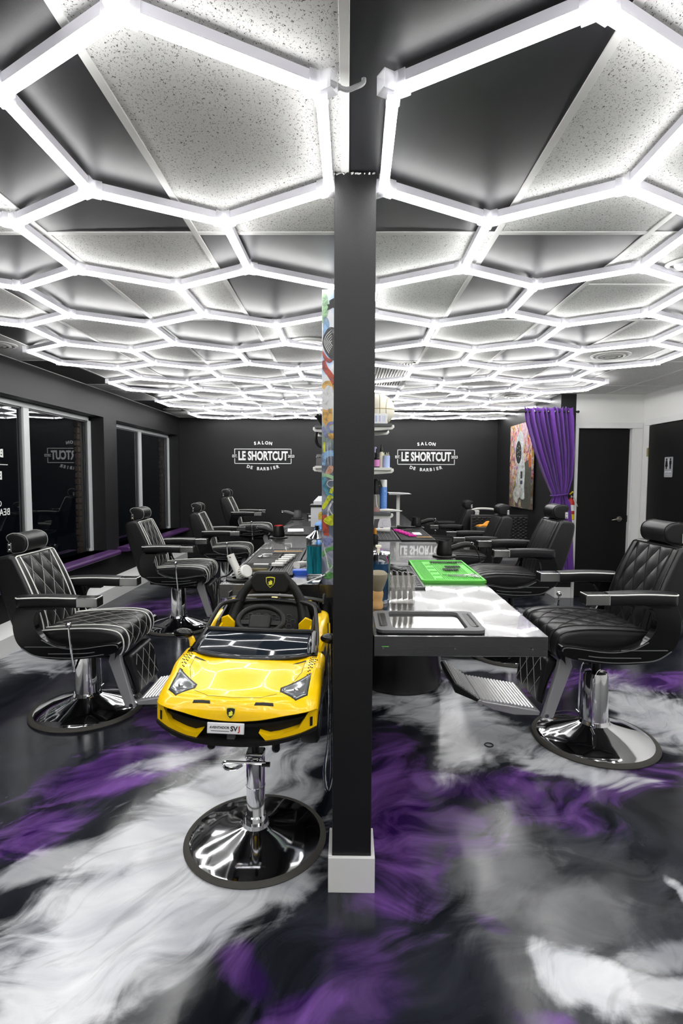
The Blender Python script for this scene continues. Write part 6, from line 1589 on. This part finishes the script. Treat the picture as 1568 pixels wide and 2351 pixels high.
MB().lohi((-0.42, 0.012, 0.05), (0.36, 0.06, 0.94)).build('back_frame', 'wicker', t, bevel=0.01)
for x, y in ((-0.40, -0.47), (0.34, -0.47), (-0.40, 0.03), (0.34, 0.03)): MB().cyl((x, y, 0), (x, y, 0.30), 0.02, n=10).build('leg', 'wicker', t)
MB().lohi((0.36, -0.50, 0.30), (0.40, 0.06, 0.62)).build('arm', 'plastic_matte', t, bevel=0.008)
t = thing('white_basin', 'white curved wash basin shell behind the farthest right chair', 'basin', (1.88, 8.30, 0))
pr_ = [(-0.16, 0.0), (-0.02, 0.0), (0.02, 0.45), (0.06, 0.70), (0.17, 0.86), (0.42, 0.955), (0.44, 0.93), (0.22, 0.80), (0.12, 0.66), (0.10, 0.45), (0.10, 0.0), (0.16, 0.0)]
MB().prism([(-0.05, 0.0), (0.10, 0.0), (0.10, 0.55), (0.14, 0.95), (-0.02, 0.95), (-0.06, 0.55)], 'y', -0.04, 0.16).build('pedestal', 'plastic_white', t, bevel=0.02, seg=3)
MB().tube(spline([(-0.02, -0.02, 0.93), (0.10, -0.02, 0.968), (0.28, -0.02, 0.968), (0.42, -0.02, 0.945), (0.52, -0.02, 0.905)], 6), 0.018, 10).build('rim', 'plastic_white', t)
t = thing('orange_cloth', 'crumpled orange and white cloth on the wicker seat', 'cloth', (1.86, 7.18, 0.80))
cl_ = MB().grid(26, 20, lambda u, v: (0.14 * (u - 0.5) * 2 + 0.02 * math.sin(9 * v), 0.07 * (v - 0.5) * 2, 0.075 * math.sin(PI * u) ** 0.7 * (0.6 + 0.4 * math.sin(8 * u + 5 * v)) * math.sin(PI * v) ** 0.5)); cl_.build('orange_fold', 'orange', t, ang=80, solid=0.004, fix=False)
MB().grid(16, 12, lambda u, v: (0.07 + 0.07 * u, -0.08 + 0.08 * v, 0.045 * math.sin(PI * u) * (0.7 + 0.3 * math.sin(9 * v + 4 * u)) + 0.004)).build('white_fold', 'white_card', t, ang=80, solid=0.004, fix=False)
MB().lohi((-0.16, -0.09, -0.38), (0.16, 0.09, -0.001)).build('box_below', 'wicker', t, bevel=0.01)

# the things above were laid out on a level plane: drop each one, along its line of sight, onto the gently climbing steel
bpy.context.view_layer.update()
for o in list(bpy.data.objects):
    if o.parent or o.type == 'CAMERA' or o.get('kind') or not o.get('label'): continue
    x, y, z = o.location
    if not (abs(x) < 0.9 and 1.9 < y < 7.6): continue
    if o.name.startswith('blue_case'): x, y, z = -0.262, 3.085, Z
    if not (TOP - 0.002 < z < TOP + 0.03): continue
    y0 = 1.9 if x > 0 else 2.79; dz = z - Z
    k = (EYE - TOP + SLOPE * y0) / (EYE - TOP + SLOPE * y)
    nx, ny = x * k, y * k
    if o.name.startswith('blue_case'): o.location = (nx - x, ny - y, ztop(ny, y0) - TOP + 0.003)
    else: o.location = (nx, ny, ztop(ny, y0) + dz + 0.0008); o.rotation_euler.x = math.atan(SLOPE) * 1.0 if abs(o.rotation_euler.z) < 0.2 else o.rotation_euler.x
# ------------------------------------------------------------------ cables
def cable(nm, pts, r, m_, label):
    return tag(MB().tube(spline(pts, 8), r, 6).build(nm, m_), label, 'cable')
cable('white_cable', [(-0.115, 2.775, 0.945), (-0.17, 2.76, 0.925), (-0.235, 2.755, 0.900), (-0.30, 2.765, 0.893), (-0.345, 2.782, 0.880), (-0.35, 2.784, 0.72), (-0.34, 2.80, 0.30), (-0.30, 3.2, 0.006)], 0.0035, 'cord_white', 'thin white cable trailing over the left worktop edge')
cable('black_cable', [(-0.135, 2.90, 0.897), (-0.145, 2.785, 0.895), (-0.147, 2.775, 0.86), (-0.140, 2.775, 0.60), (-0.10, 2.80, 0.20), (-0.06, 3.0, 0.008)], 0.004, 'plastic_black', 'thin black cable hanging over the left worktop edge by the board')
cable('clear_hose', [(-0.075, 2.20, 0.85), (-0.068, 2.15, 0.60), (-0.070, 2.10, 0.42), (-0.085, 2.05, 0.30), (-0.070, 2.02, 0.24), (-0.055, 2.04, 0.32), (-0.060, 2.12, 0.50)], 0.006, 'glass_thin', 'clear looped hose hanging between the toy car and the post')
cable('drum_wire', [(0.10, 3.40, 0.80), (0.16, 3.46, 0.70), (0.24, 3.48, 0.72), (0.33, 3.49, 0.80)], 0.0025, 'plastic_grey', 'thin wire hanging in front of the black drum')
t = thing('hair_tie', 'small black hair tie lying on the pale floor', 'hair tie', (0.775, 2.86, 0.0035)); MB().torus((0, 0, 0), 0.022, 0.003, 20, 6).build('loop', 'plastic_black', t)
